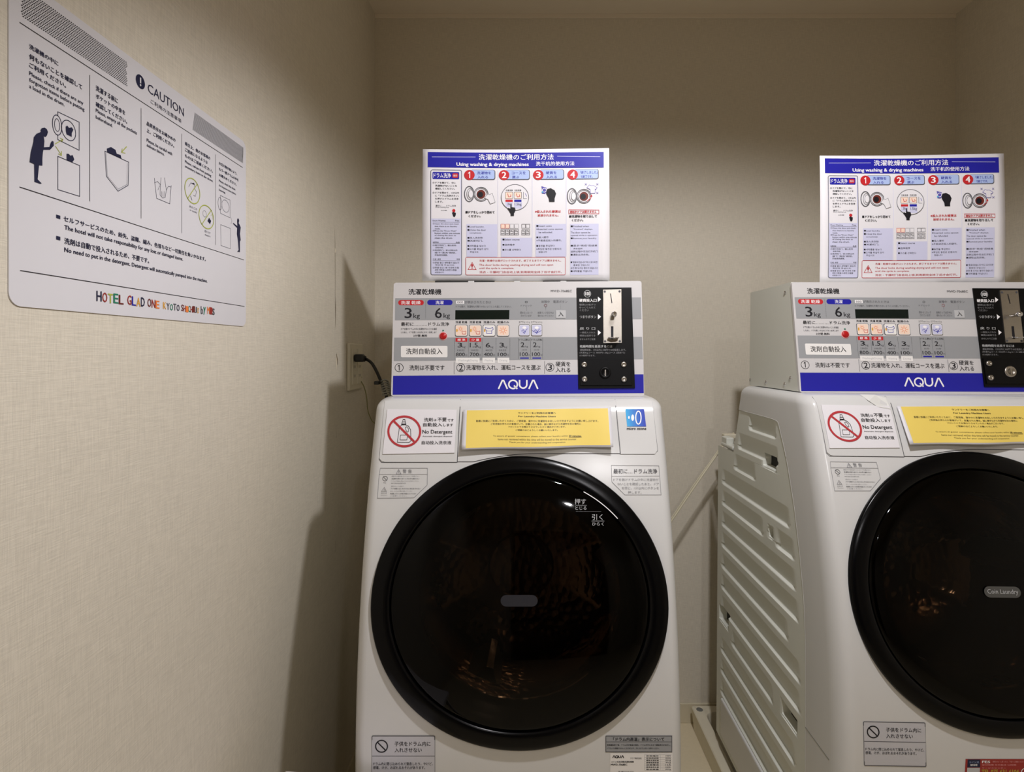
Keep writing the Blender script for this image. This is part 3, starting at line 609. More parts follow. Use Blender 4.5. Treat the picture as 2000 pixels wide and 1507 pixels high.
for cx, s_, m_ in ((888, "洗濯 乾燥", 'orange'), (1059, "洗濯 乾燥", 'orange'), (1229, "洗濯のみ", 'blue'), (1399, "乾燥のみ", 'orange')):
    a.text(s_, cx-70, 545, cx+72, 573, 'k', bold=.015)
for x, y0_, y1_ in ((802, 755, 1020), (975, 755, 1010), (1142, 755, 1010), (1312, 755, 1010), (1482, 755, 1010)): a.line([(x, y0_), (x, y1_)], 3, 'k')
for cx, s_ in ((888, "標 準"), (1059, "少 量")): a.rect(cx-72, 752, cx+72, 798, 'red', 2); a.text(s_, cx-48, 760, cx+48, 790, 'white', 3)
for cx, k_, w_, mn, pr in ((880, "3", 50, "130分", "800"), (1050, "1.5", 92, "100分", "700"), (1222, "6", 50, "40分", "400"), (1392, "3", 50, "10分", "100")):
    a.text(k_, cx-8-w_/2-4, 812, cx-8+w_/2, 868, 'k'); a.text("kg", cx+22+(w_-50)/2, 850, cx+58+(w_-50)/2, 880, 'dgrey'); a.text(mn, cx-42, 890, cx+48, 914, 'dgrey'); a.text(pr, cx-58, 932, cx+50, 976, 'k', bold=.01); a.text("円", cx+56, 952, cx+78, 976, 'dgrey')
for X0, X1, s_ in ((820, 1112, "Washing&Drying"), (1145, 1300, "Washing"), (1330, 1475, "Drying")): a.rect(X0, 994, X1, 1060, 'tag', 3); a.text(s_, X0+24, 1014, X1-24, 1046, 'lgrey', 4)
for cx, n_ in ((126, "1"), (881, "2")): a.ring(cx, 1116, 50, 50, 6, 'k'); a.text(n_, cx-(15 if n_ == '1' else 24), 1080, cx+(8 if n_ == '1' else 26), 1150, 'k', bold=.01)
a.text("洗剤は不要です", 252, 1085, 682, 1148, 'k'); a.line([(800, 1040), (800, 1195)], 4, 'k'); a.text("洗濯物を入れ、運転コースを選ぶ", 948, 1082, 1858, 1145, 'k')
a.line([(1908, 1035), (1908, 1190)], 4, 'k'); a.ring(1972, 1111, 50, 50, 6, 'k'); a.text("3", 1948, 1075, 1998, 1146, 'k', bold=.01); a.text("硬貨を", 2043, 1042, 2222, 1100, 'k'); a.text("入れる", 2043, 1115, 2222, 1172, 'k')
a.frame(1000, 540, 6.2778)
a.text("MWD-7068EC", 475, 165, 732, 192, 'k'); a.ring(175, 313, 12, 12, 9, 'k'); a.text("ドアロック", 108, 348, 242, 368, 'dgrey'); a.line([(180, 372), (180, 420)], 3, 'dgrey'); a.text("閉めるとロック", 102, 430, 250, 458, 'dgrey'); a.text("されています", 108, 468, 240, 494, 'dgrey')
a.text("故障中", 360, 292, 460, 325, 'dgrey'); a.ring(411, 355, 16, 16, 9, 'noted'); a.line([(413, 372), (413, 415)], 4, 'k'); a.text("故障ランプ点灯中は", 315, 430, 510, 458, 'dgrey'); a.text("使わないでください", 315, 468, 510, 494, 'dgrey'); a.text("電源ボタン", 505, 292, 678, 326, 'dgrey'); a.line([(595, 340), (595, 395)], 3, 'dgrey')
for cx in (152, 302): a.text("エアウォッシュ", cx-68, 545, cx+68, 570, 'dgrey')
for x in (80, 228, 376): a.line([(x, 755), (x, 1010)], 3, 'k')
for cx, s_ in ((152, "ドラム静止"), (302, "ドラム回転")):
    a.text(s_, cx-66, 762, cx+68, 786, 'k'); a.text("2", cx-44, 806, cx, 864, 'k'); a.text("kg", cx+10, 844, cx+44, 872, 'dgrey'); a.text("15分", cx-30, 888, cx+32, 908, 'dgrey'); a.text("100", cx-56, 928, cx+42, 974, 'k', bold=.01); a.text("円", cx+50, 954, cx+68, 974, 'dgrey'); a.rect(cx-52, 990, cx+54, 1006, 'blue', 2)
a.frame(); aqua(a, 972.5, 741.5, 1051.5, 759, 3.0, 'white', 3)
a.build('printed_lettering', fp)
# display
lc = cplate([(889.6, 623.5), (994.5, 623), (995, 605.2), (889.8, 605.6)], 'display_window', M['lcd'], cu, .0030, .002)
# course buttons
def button(cx, cy, hw_, kind):
    bt = cplate(rq((cx-hw_, cy-11.3), (cx+hw_, cy-11.3), (cx+hw_, cy+11.3), (cx-hw_, cy+11.3), 3.2), 'course_button', M['dgrey'], cu, .0033, .002)
    a = Art(cpos, .0036, .00012); pm = 'bpeach' if kind in ('a', 'b', 'd') else 'tag'
    a.rrect(cx-hw_+.8, cy-10.5, cx+hw_-.8, cy+10.5, 2.8, 'tag', 0); a.rrect(cx-hw_+1.6, cy-9.6, cx+hw_-1.6, cy+9.6, 2.4, pm if kind in 'abd' else ('lav' if kind in 'ef' else 'tag'), 1)
    if kind in 'abd': pass
    if kind in 'abc': a.disc(cx-8.6, cy, 1.6, 3.2, 'ochre', 2, 16)
    if kind in 'ab':
        a.line([(cx+1, cy+1), (cx+2.2, cy+7), (cx+8.5, cy+7), (cx+9, cy+1), (cx+6, cy+2), (cx+1, cy+1)], .8, 'red', 2)
        a.ring(cx-1.5, cy-3, 2.4, 2.4, .7, 'orange', 2)
        for k in range(8): an = k*math.pi/4; a.line([(cx-1.5+3.4*math.cos(an), cy-3+3.4*math.sin(an)), (cx-1.5+4.8*math.cos(an), cy-3+4.8*math.sin(an))], .6, 'orange', 2)
    if kind == 'c': a.line([(cx-7, cy-6), (cx-3, cy-4), (cx+3, cy-4), (cx+7, cy-6), (cx+8, cy-2), (cx+5, cy), (cx+5, cy+6), (cx-5, cy+6), (cx-5, cy), (cx-8, cy-2)], .9, 'blue', 2, True); a.line([(cx-5, cy+1), (cx+5, cy+1)], .7, 'blue', 2)
    if kind == 'd':
        a.ring(cx, cy, 3.2, 3.2, .8, 'orange', 2)
        for k in range(8): an = k*math.pi/4; a.line([(cx+4.6*math.cos(an), cy+4.6*math.sin(an)), (cx+7.5*math.cos(an), cy+7.5*math.sin(an))], .9, 'orange', 2)
    if kind in 'ef':
        a.disc(cx, cy-5, 4, 2.5, 'white', 2, 20); a.line([(cx-6, cy+2), (cx-2, cy-1), (cx+1, cy+3), (cx+6, cy-3)], .9, 'purple', 3); a.line([(cx-3, cy+3), (cx, cy+6.5), (cx+2.5, cy+2)], .9, 'blue', 3)
        if kind == 'f': a.line([(cx-9, cy), (cx-6, cy+3), (cx, cy+4.5), (cx+6, cy+3), (cx+9, cy)], .8, 'blue', 3)
    a.build('button_face', bt)
for cx, kd in ((901.4, 'a'), (928.6, 'b'), (955.6, 'c'), (982.8, 'd')): button(cx, 645.2, 12.1, kd)
for cx, kd in ((1024.1, 'e'), (1048.2, 'f')): button(cx, 644.6, 10.8, kd)
pb = cplate(rq((1085.8, 605.8), (1104.8, 605.8), (1104.8, 621), (1085.8, 621), 1), 'power_button', M['lgrey'], cu, .0036, .002)
a = Art(cpos, .0038); a.text("入", 1090.5, 608.5, 1100, 617.5, 'k'); a.build('button_lettering', pb)
cc = Vector(cpos(865.8, 656.6, 0)); cn = Vector((0, -1, .15)).normalized()
rb = MB().lathe([(.0076, .001), (.0074, .0040), (.0062, .0050), (.0001, .0053)], cc, cn, 28).build('drum_cleaning_button', M['redbtn'], cu, smooth=True)
MB().lathe([(.0092, .001), (.0092, .0030), (.0078, .0034), (.0078, .001)], cc, cn, 28).build('button_ring', M['pk'], rb, smooth=True)
MB().lathe([(.0018, .002), (.0015, .0034), (.0001, .0036)], Vector(cpos(865.9, 645.6, 0)), cn, 12).build('indicator_lamp', M['teal'], cu, smooth=True)
# coin panel
cp = cplate([(1129.5, 758.3), (1239.5, 757.3), (1232.5, 561.6), (1126, 562)], 'coin_panel', M['blackp'], cu, .0050, .002)
MB().add([cpos(1131, 701.5, .0052), cpos(1231, 701.5, .0052), cpos(1233.5, 752, .0052), cpos(1133, 752, .0052), cpos(1131, 702, .0072), cpos(1230.5, 702, .0072), cpos(1233, 751.5, .0072), cpos(1133, 751.5, .0072)],
         [(4, 7, 6, 5), (0, 4, 5, 1), (1, 5, 6, 2), (2, 6, 7, 3), (3, 7, 4, 0)]).build('coin_box_door', M['blackp'], cp)
cdr = Vector(cpos(1181, 728.3, 0))
MB().lathe([(.0125, .005), (.0125, .0088), (.0110, .0098), (.0075, .0098), (.0072, .0088), (.0001, .0088)], cdr, cn, 32).build('lock', M['blackp'], cp, smooth=True)
MB().add([cpos(1180, 721.5, .0095), cpos(1182, 721.5, .0095), cpos(1182, 735, .0095), cpos(1180, 735, .0095)], [(0, 3, 2, 1)]).build('key_slot', M['steel'], cp)
for x, y in ((1140.5, 712.5), (1217, 712.3), (1141, 740.8), (1217.5, 741)):
    MB().lathe([(.0062, .005), (.0060, .0095), (.0045, .0108), (.0028, .0108), (.0025, .0098), (.0001, .0098)], Vector(cpos(x, y, 0)), cn, 20).build('bolt', M['steel'], cp, smooth=True)
sp_ = cplate([(1178, 670), (1213.2, 669.3), (1212.5, 565.3), (1177.2, 566)], 'coin_slot_plate', M['steel'], cp, .0072, .0045)
a = Art(cpos, .0074); a.line([(1191.4, 573.5), (1194.2, 592.5)], 1.6, 'k'); a.build('coin_slot', sp_)
a = Art(cpos, .0074); a.rect(1192.3, 637.3, 1197, 662.5, 'k'); a.build('return_slot', sp_)
for x, y in ((1180.3, 570), (1209, 569.6), (1180.8, 666.3), (1209.5, 666.3)): a = Art(cpos, .0074); a.disc(x, y, 2.3, 2.3, 'dgrey', 1, 16); a.line([(x-1.3, y), (x+1.3, y)], .5, 'k', 2); a.build('plate_screw', sp_)
MB().lathe([(.0035, 0), (.0035, .012), (.0055, .0135), (.0060, .018), (.0050, .0225), (.0001, .024)], Vector(cpos(1196.2, 617, .007)), cn, 24).build('reject_knob', M['chrome'], sp_, smooth=True)
MB().lathe([(.0001, .0), (.011, .0), (.012, .0012), (.012, .0024), (.0001, .0030)], Vector(cpos(1196.2, 661, .007))+Vector((0, -.0085, 0)), (0, 0, 1), 24).build('coin_return_cup', M['chrome'], sp_, smooth=True)
a = Art(cpos, .0053); a.frame(1120, 555, 7.177)
a.ring(192, 136, 47, 47, 6, 'lgrey'); a.text("100", 160, 112, 226, 160, 'white', bold=.02); a.text("硬貨投入口", 78, 205, 318, 250, 'white', bold=.03)
for r_ in (("硬貨は1枚ずつ", 80, 275, 308, 302), ("ゆっくり入れて", 80, 314, 305, 342), ("ください", 84, 352, 212, 380)): a.text(*r_, 'grey')
a.text("つまりボタン", 84, 437, 312, 478, 'lgrey', bold=.01); a.text("戻 り 口", 86, 600, 300, 640, 'lgrey', bold=.01)
for r_ in (("一度投入された", 86, 664, 302, 690), ("硬貨は返却でき", 86, 706, 302, 732), ("ませんのでご注意", 88, 756, 302, 782)): a.text(*r_, 'grey')
for y in (212, 456, 678): a.poly([(338, y-36), (338, y+38), (382, y)], 'white')
a.text("乾燥時間を延長するには", 88, 852, 540, 888, 'lgrey', bold=.02)
for r_ in (("運転開始後、1分以内に100円で10分延長します。", 88, 904, 730, 934), ("(洗濯3kgコース 3000円 1.5kgコース 2回まで)", 80, 945, 715, 973), ("のみ使用できます。", 80, 985, 300, 1010)): a.text(*r_, 'grey')
a.build('panel_lettering', cp)
# ================================================================ instruction sheet (A3) standing on the unit
SY = 1.290
def sdY(x, z): return SY+.004*math.sin((x+.23)*9)-.003*math.sin((z-.16)*10)
def spos(px, py, off): x = (px-CX)/F*SY; z = -(py-CY)/F*SY; return (x, sdY(x, z)-off, z)
sh = thing('instruction_sheet', 'white instruction sheet with blue heading standing on the left coin unit', 'sheet', (XC, SY, .155), 'washer instruction sheets')
a = Art(spos, 0, 0); a.quad([(826, 291.5), (1189.3, 290), (1190.3, 549.5), (824.8, 548.2)], 'paper', 0, 24, 16); p_ = a.build('paper_sheet', sh)
p_.data.polygons.foreach_set('use_smooth', [True]*len(p_.data.polygons))
so = p_.modifiers.new('thick', 'SOLIDIFY'); so.thickness = .0008; so.offset = 0
for xa, xb in ((850, 966), (1060, 1097), (1103, 1187)): MB().box((xa-CX)/F*SY, (xb-CX)/F*SY, SY-.003, SY-.001, .1550, .1592).build('dark_strip', M['dark'], sh)  # thin dark strips along the bottom edge of the sheet
for xm in (920.5, 1010, 1100): MB().box((xm-6-CX)/F*SY, (xm+6-CX)/F*SY, SY-.006, SY-.003, .1535, .1585, .001).build('clip', M['body'], sh)
a = Art(spos, .0009); a.seg = 10; a.frame(820, 280, 5.2632)
a.quad([(83, 90), (1888, 93), (1888, 255), (83, 247)], 'blue', 1, 10, 1); a.line([(125, 140), (572, 137)], 4, 'lav', 2, sub=4); a.line([(1412, 132), (1852, 142)], 4, 'lav', 2, sub=4)
a.text("洗濯乾燥機のご利用方法", 605, 108, 1375, 168, 'white', bold=.012); a.text("Using washing & drying machines", 378, 196, 1118, 242, 'white', bold=.025); a.text("洗干机的使用方法", 1193, 186, 1588, 230, 'white', bold=.01)
a.rect(115, 277, 430, 1349, 'lav', 1, 6, 20); a.rect(120, 280, 418, 775, 'paper', 2, 6, 12); a.rrect(115, 275, 430, 1350, 18, 'dgrey', 3, 6)
a.rrect(132, 295, 405, 370, 10, 'blue', 3); a.text("ドラム洗浄", 142, 308, 318, 356, 'white', 4, .01); a.rrect(335, 308, 395, 355, 14, 'red', 4); a.text("無料", 345, 320, 386, 345, 'paper', 5)
def rows(R, m='k', b=.012, L=4):
    for t_, x0, y0, x1, h in R: a.text(t_, x0, y0, x1, y0+h, m, L, b)
rows([("①ドアを開けて、中に", 133, 397, 370, 20), ("洗濯物がないことを", 160, 428, 382, 20), ("確認してください。", 160, 458, 362, 20), ("②ドアを閉めて、1分以内", 133, 500, 402, 20), ("に「ドラム洗浄ボタン」", 160, 530, 400, 20), ("を押すとドラムを洗浄", 160, 562, 398, 20), ("します。", 160, 592, 240, 20)], 'k', .02)
rows([("最初に……ドラム洗浄", 165, 635, 372, 18), ("Drum washing free", 165, 655, 300, 13), ("2分間", 218, 686, 278, 11)], 'dgrey')
a.disc(350, 693, 17, 17, 'red', 4); a.poly([(332, 715), (345, 705), (360, 712), (372, 715), (370, 740), (362, 758), (345, 756)], 'k', 5)
rows([("Drum Washing", 135, 790, 265, 15), ("Free", 365, 788, 405, 14)], 'dgrey'); rows([("免费洗涤", 135, 1010, 195, 15), ("免费", 372, 1010, 410, 15), ("드럼 세정", 135, 1183, 215, 15), ("무료", 378, 1183, 412, 15)], 'dgrey')
for y in (812, 1028, 1205): a.line([(135, y), (412, y)], 2, 'dgrey', 4)
rows([("①Open the door and check", 135, 822, 402, 16), ("that there is no laundry", 155, 848, 385, 16), ("inside.", 158, 872, 212, 13), ("②Press the \"Drum Wash\"", 135, 892, 378, 16), ("button within one minute", 155, 916, 412, 16), ("of closing the door to", 155, 940, 372, 16), ("clean the drum.", 155, 965, 338, 16), ("①请打开机门，确认机内", 135, 1040, 372, 17), ("没有衣物。", 160, 1065, 245, 14), ("②关闭机门，请1分钟以内", 135, 1090, 385, 17), ("按下“清洗”按钮，", 155, 1115, 372, 17), ("开始清洗滚筒。", 155, 1140, 288, 17), ("①문을 열고 세탁물이 없는지", 135, 1218, 402, 17), ("확인해 주십시오.", 160, 1243, 360, 14), ("②문을 닫고 1분 이내에 드럼", 135, 1268, 400, 17), ("세정 버튼을 누르면 드럼을", 155, 1292, 378, 17), ("세정합니다.", 155, 1318, 250, 14)], 'dgrey', .01)
for cx, s1, s2 in ((510, "洗濯物を", "入れる"), (866, "コースを", "選ぶ"), (1218, "硬貨を", "入れる"), (1570, "「終了しました」", "で終了です。")):
    i = {510: 1, 866: 2, 1218: 3, 1570: 4}[cx]; x1_ = cx+266
    a.rrect(cx+10, 270, x1_, 374, 22, 'dgrey', 1); a.rrect(cx+10, 273, x1_-8, 366, 18, 'pblue', 3); a.disc(cx, 324, 54, 52, 'red', 4)
    a.text(str(i), cx-(12 if i == 1 else 22), 292, cx+(8 if i == 1 else 22), 355, 'white', 5, .02)
    n1 = len(s1); a.text(s1, cx+78, 288, cx+78+min(175, 36*n1), 318, 'blue', 4, .02); a.text(s2, cx+82, 332, cx+82+min(120, 36*len(s2)), 360, 'blue', 4, .02)
for x in (802, 1155, 1505): a.line([(x, 275), (x, 1160)], 3, 'lav', 1)
def drumpic(cx, cy):
    a.ring(cx, cy, 72, 72, 7, 'dgrey', 3); a.ring(cx, cy, 60, 60, 4, 'dgrey', 3); a.disc(cx, cy, 45, 45, 'brown', 3); a.disc(cx-8, cy+4, 28, 30, 'k', 4)
    a.ring(cx-122, cy-2, 48, 78, 9, 'dgrey', 2); a.ring(cx-112, cy-2, 34, 58, 6, 'grey', 3); a.disc(cx-105, cy-2, 24, 42, 'paper', 4); a.ring(cx-105, cy-2, 24, 42, 4, 'dgrey', 5)
drumpic(630, 522); drumpic(1685, 548)
a.poly([(665, 560), (700, 520), (715, 528), (745, 512), (755, 545), (775, 605), (725, 622), (700, 575)], 'paper', 5); a.line([(665, 560), (700, 520), (715, 528), (745, 512), (755, 545), (775, 605), (725, 622), (700, 575)], 4, 'grey', 6, True)
a.poly([(1715, 460), (1740, 432), (1758, 440), (1782, 438), (1820, 462), (1805, 480), (1798, 475), (1798, 518), (1750, 518), (1748, 478)], 'paper', 5); a.line([(1715, 460), (1740, 432), (1758, 440), (1782, 438), (1820, 462), (1805, 480), (1798, 475), (1798, 518), (1750, 518), (1748, 478)], 4, 'purple', 6, True)
a.line([(1715, 600), (1755, 570), (1760, 540)], 6, 'red', 6); a.poly([(1748, 550), (1762, 530), (1772, 552)], 'red', 6)
for x, y in ((1705, 425), (1822, 425), (1822, 515)): a.line([(x-10, y-10), (x+10, y+10)], 3, 'purple', 5); a.line([(x-10, y+10), (x+10, y-10)], 3, 'purple', 5)
a.disc(978, 555, 141, 133, 'paper', 2); a.ring(978, 555, 141, 133, 5, 'dgrey', 5)
for cx in (917, 1007): a.rrect(cx-38, 500, cx+38, 568, 8, 'bpeach', 3); a.rrect(cx-38, 500, cx+38, 568, 8, 'dgrey', 4, 4); a.line([(cx-15, 515), (cx-5, 550), (cx+20, 545), (cx+15, 525)], 5, 'red', 5)
rows([("洗濯 乾燥", 884, 474, 955, 15), ("洗濯 乾燥", 972, 474, 1042, 15)]); a.rect(880, 578, 955, 602, 'red', 3); a.rect(970, 578, 1045, 602, 'blue', 3); a.rect(880, 602, 955, 655, 'lav', 3); a.rect(970, 602, 1050, 670, 'lav', 3)
rows([("3kg", 900, 610, 945, 34), ("1.5kg", 975, 612, 1045, 34)], 'dgrey'); a.line([(1065, 500), (1065, 568), (1100, 568)], 4, 'dgrey', 4); a.line([(1085, 515), (1098, 545)], 5, 'purple', 4)
a.poly([(932, 620), (942, 620), (944, 655), (978, 660), (985, 690), (968, 722), (968, 745), (934, 745), (934, 722), (915, 690), (900, 672), (912, 662), (930, 672)], 'k', 6)
a.poly([(1310, 470), (1345, 462), (1385, 485), (1400, 520), (1385, 570), (1385, 602), (1330, 602), (1325, 565), (1300, 520), (1300, 490)], 'k', 5); a.poly([(1250, 440), (1275, 448), (1300, 455), (1308, 500), (1285, 520), (1255, 515), (1258, 480)], 'purple', 3); a.ring(1280, 482, 20, 20, 5, 'white', 4); a.disc(1262, 500, 9, 9, 'cyan', 4)
rows([("■ドアをしっかり閉めて", 472, 695, 768, 26), ("ください。", 502, 735, 625, 24), ("■洗濯物を取り出して", 1535, 740, 1818, 26), ("ください。", 1562, 780, 1678, 24)], 'k', .03)
rows([("※投入された硬貨は", 1185, 688, 1448, 26), ("返却されません。", 1212, 728, 1425, 24)], 'red', .03); a.line([(1530, 685), (1838, 690), (1838, 728), (1530, 725)], 4, 'red', 3, True); rows([("運転中ドアは開きません", 1542, 695, 1812, 24)], 'red', .03)
for X0, X1 in ((480, 795), (835, 1150), (1190, 1500), (1545, 1835)): a.rect(X0, 830 if X0 != 835 else 970, X1, 1165 if X0 < 1500 else 1352, 'lav', 1, 5, 8)
for k in range(4):
    xx = 833+k*47; mm = 'red' if k < 2 else 'grey'; a.rect(xx, 830, xx+40, 870, 'bpeach' if k < 2 else 'paper', 2); a.line([(xx, 830), (xx+40, 830), (xx+40, 872), (xx, 872)], 3, mm, 3, True); a.line([(xx, 885), (xx+42, 885), (xx+42, 940), (xx, 940)], 3, 'dgrey', 3, True); a.text(("3kg", "1.5kg", "6kg", "3kg")[k], xx+5, 892, xx+36, 910, 'k'); a.text(("800円", "700円", "400円", "100円")[k], xx+5, 918, xx+36, 934, 'dgrey')
for k in range(2):
    xx = 1048+k*44; a.line([(xx, 830), (xx+38, 830), (xx+38, 870), (xx, 870)], 3, 'dgrey', 3, True); a.line([(xx, 885), (xx+38, 885), (xx+38, 940), (xx, 940)], 3, 'dgrey', 3, True); a.text("2kg", xx+5, 892, xx+32, 908, 'k'); a.text("100円", xx+4, 916, xx+34, 934, 'dgrey')
rows([("■Load laundry.", 490, 848, 662, 20), ("■Close the door", 490, 880, 680, 18), ("completely.", 512, 912, 640, 18), ("■放入洗衣物", 490, 960, 645, 20), ("■关紧机门。", 490, 990, 650, 20), ("■세탁물을 넣는다", 490, 1043, 678, 20), ("■도어를 확실히 닫아", 490, 1075, 705, 20), ("주십시오", 515, 1105, 602, 20),
      ("■Select course", 850, 978, 1025, 18), ("■选择程序", 850, 1030, 975, 20), ("■코스를 선택한다", 850, 1082, 1038, 20),
      ("■Insert coins", 1198, 840, 1355, 18), ("※Inserted coins cannot", 1198, 873, 1468, 18), ("be refunded.", 1222, 905, 1365, 18), ("■投入硬币", 1198, 955, 1322, 20), ("※不能退还投入的硬币。", 1198, 988, 1458, 20), ("■동전을 투입한다", 1198, 1043, 1385, 20), ("※투입된 동전은 반환되지", 1198, 1075, 1452, 20), ("않습니다", 1222, 1105, 1308, 20),
      ("■Finished when", 1550, 846, 1735, 18), ("\"Finished\" displays.", 1575, 878, 1775, 18), ("The door cannot be", 1550, 910, 1750, 18), ("opened while in operation.", 1550, 940, 1825, 18), ("■Remove your laundry.", 1550, 970, 1815, 20), ("■显示“完成”后结束", 1550, 1043, 1822, 20), ("洗衣运转", 1575, 1075, 1670, 16), ("运转过程中无法打开机门", 1550, 1103, 1825, 20), ("■请取出洗衣物。", 1550, 1135, 1740, 20), ("■\"종료되었습니다\"라고 표시되면", 1550, 1212, 1822, 20), ("종료된 것입니다", 1578, 1243, 1742, 18), ("운전 중 도어는 열리지 않습니다", 1550, 1272, 1825, 20), ("■세탁물을 꺼냅니다.", 1550, 1303, 1772, 20)], 'k', .005, 3)
a.rect(472, 1170, 1495, 1350, 'paper', 2, 16, 3); a.rrect(472, 1170, 1495, 1350, 12, 'noted', 3, 5); a.line([(537, 1222), (578, 1296), (495, 1296)], 6, 'noted', 3, True); a.text("!", 530, 1240, 544, 1284, 'noted', 3, .03)
rows([("洗濯・乾燥中は扉がロックされます。終了するまでドアは開きません。", 612, 1193, 1452, 22), ("The door locks during washing drying and will not open", 610, 1238, 1370, 24), ("until the cycle is complete.", 610, 1272, 968, 22), ("洗衣・干燥时门会自动上锁,到周期完全终了后才会打开。", 612, 1310, 1460, 24)], 'noted', .012)
a.build('printed_artwork', sh)
# ================================================================ no-detergent sign
nd = thing('no_detergent_sign', 'white No Detergent sign with red prohibition ring on the left machine drawer', 'sign', binv(822, 885)[:1]+(bodyY(XC, binv(822, 885)[1]), binv(822, 885)[1]), 'no detergent signs')
def npos(px, py, off): x, z = binv(px, py, .003); return (x, bodyY(x, z)-.0028-off, z)
a = Art(npos, .0, 0); a.quad([(756.5, 799), (892, 800), (887.5, 884), (747.5, 886.5)], 'paper', 0, 8, 8); pl = a.build('card', nd)
so = pl.modifiers.new('thick', 'SOLIDIFY'); so.thickness = .0014; so.offset = 0
a = Art(npos, .0011); a.frame(720, 770, 6.6667)
R_ = 204; cx, cy = 466, 479
a.ring(cx, cy, 207, 194, 27, 'noted', 4); a.line([(cx-138, cy-136), (cx+128, cy+132)], 27, 'noted', 4)
K_ = 'k'
a.line([(402, 428), (376, 620), (530, 622), (552, 600), (548, 455), (520, 410), (478, 392), (430, 395), (402, 428)], 6, K_, 3); a.line([(432, 388), (440, 355), (480, 355), (486, 388)], 6, K_, 3, True); a.rect(428, 378, 490, 392, K_, 3); a.line([(446, 350), (450, 322), (474, 322), (478, 350)], 6, K_, 3)
a.line([(418, 526), (510, 526), (500, 590), (410, 590)], 5, K_, 3, True); a.line([(480, 425), (500, 418), (520, 445), (522, 480), (505, 488), (484, 455)], 5, K_, 3, True)
for t_, x0, y0, x1, y1, b in (("洗剤", 723, 302, 835, 350, .01), ("は", 850, 315, 885, 345, .0), ("不要", 900, 300, 1015, 350, .01), ("です", 1030, 315, 1108, 350, 0), ("自動投入", 712, 368, 958, 416, .01), ("します", 975, 378, 1100, 414, 0), ("No Detergent", 703, 460, 1090, 522, .012), ("Automatic detergent dispenser", 703, 534, 1092, 554, 0), ("自动投入洗衣液", 693, 602, 1078, 648, .0)): a.text(t_, x0, y0, x1, y1, K_, 3, b)
a.build('printed_artwork', nd)
# ================================================================ yellow notice
def yY(z, x): t_ = (z+.118)/(-.20+.118); return 1.1500+(1.1035-1.1500)*t_-.004*math.sin(x*33+1)*max(0, t_)-.0012*math.sin(x*50)
def yinv(px, py):
    z = -.15; x = 0
    for _ in range(25): Y = 1.1500+(1.1035-1.1500)*((z+.118)/(-.082)); z = -(py-CY)/F*Y; x = (px-CX)/F*Y
    return x, z
def ypos(px, py, off): x, z = yinv(px, py); return (x, yY(z, x)-off, z)
yn = thing('yellow_notice', 'yellow laminated notice taped above the left machine door', 'notice', (.0, 1.14, -.19), 'yellow laundry notices')
a = Art(ypos, 0, 0); a.quad([(905, 800), (1193, 794.5), (1197.5, 872.5), (901, 877.5)], 'lam', 0, 40, 8); pl = a.build('laminated_sheet', yn); pl.data.polygons.foreach_set('use_smooth', [True]*len(pl.data.polygons))
so = pl.modifiers.new('thick', 'SOLIDIFY'); so.thickness = .0006; so.offset = 0
a = Art(ypos, .0006); a.quad([(912, 800.8), (1187, 796.8), (1192, 868.6), (909.5, 874.5)], 'yellow', 0, 40, 8)
a.frame(890, 785, 6.25)
for t_, x0, y0, x1, y1, b in (("ランドリーをご利用のお客様へ", 762, 120, 1222, 142, .03), ("For Laundry Machine Users", 765, 164, 1220, 188, .03), ("皆様に快適にご利用いただくために、ご使用後、速やかに洗濯物をお出しいただきますようにお願い申し上げます。", 250, 216, 1740, 242, .01), ("ご利用後お待ちのお客様がいて、放置された場合、誠に勝手ながら洗濯物を別の場所に", 430, 254, 1530, 278, .01), ("フロントにてお預かりさせていただく場合がございます。", 640, 290, 1345, 312, .01), ("ご理解のほどよろしくお願いいたします。", 732, 328, 1245, 350, .01),
        ("To ensure all guests' convenience, please collect your laundry within", 455, 404, 1370, 426, .005), ("30 minutes.", 1382, 404, 1540, 426, .03), ("Items not retrieved within this time will be moved to the service counter.", 515, 442, 1480, 466, .005), ("Thank you for your understanding and cooperation.", 652, 480, 1345, 504, .005)): a.text(t_, x0, y0, x1, y1, 'brown' if 0 else 'k', 2, b)
a.line([(1382, 432), (1540, 432)], 3, 'k', 2); a.build('printed_artwork', yn)
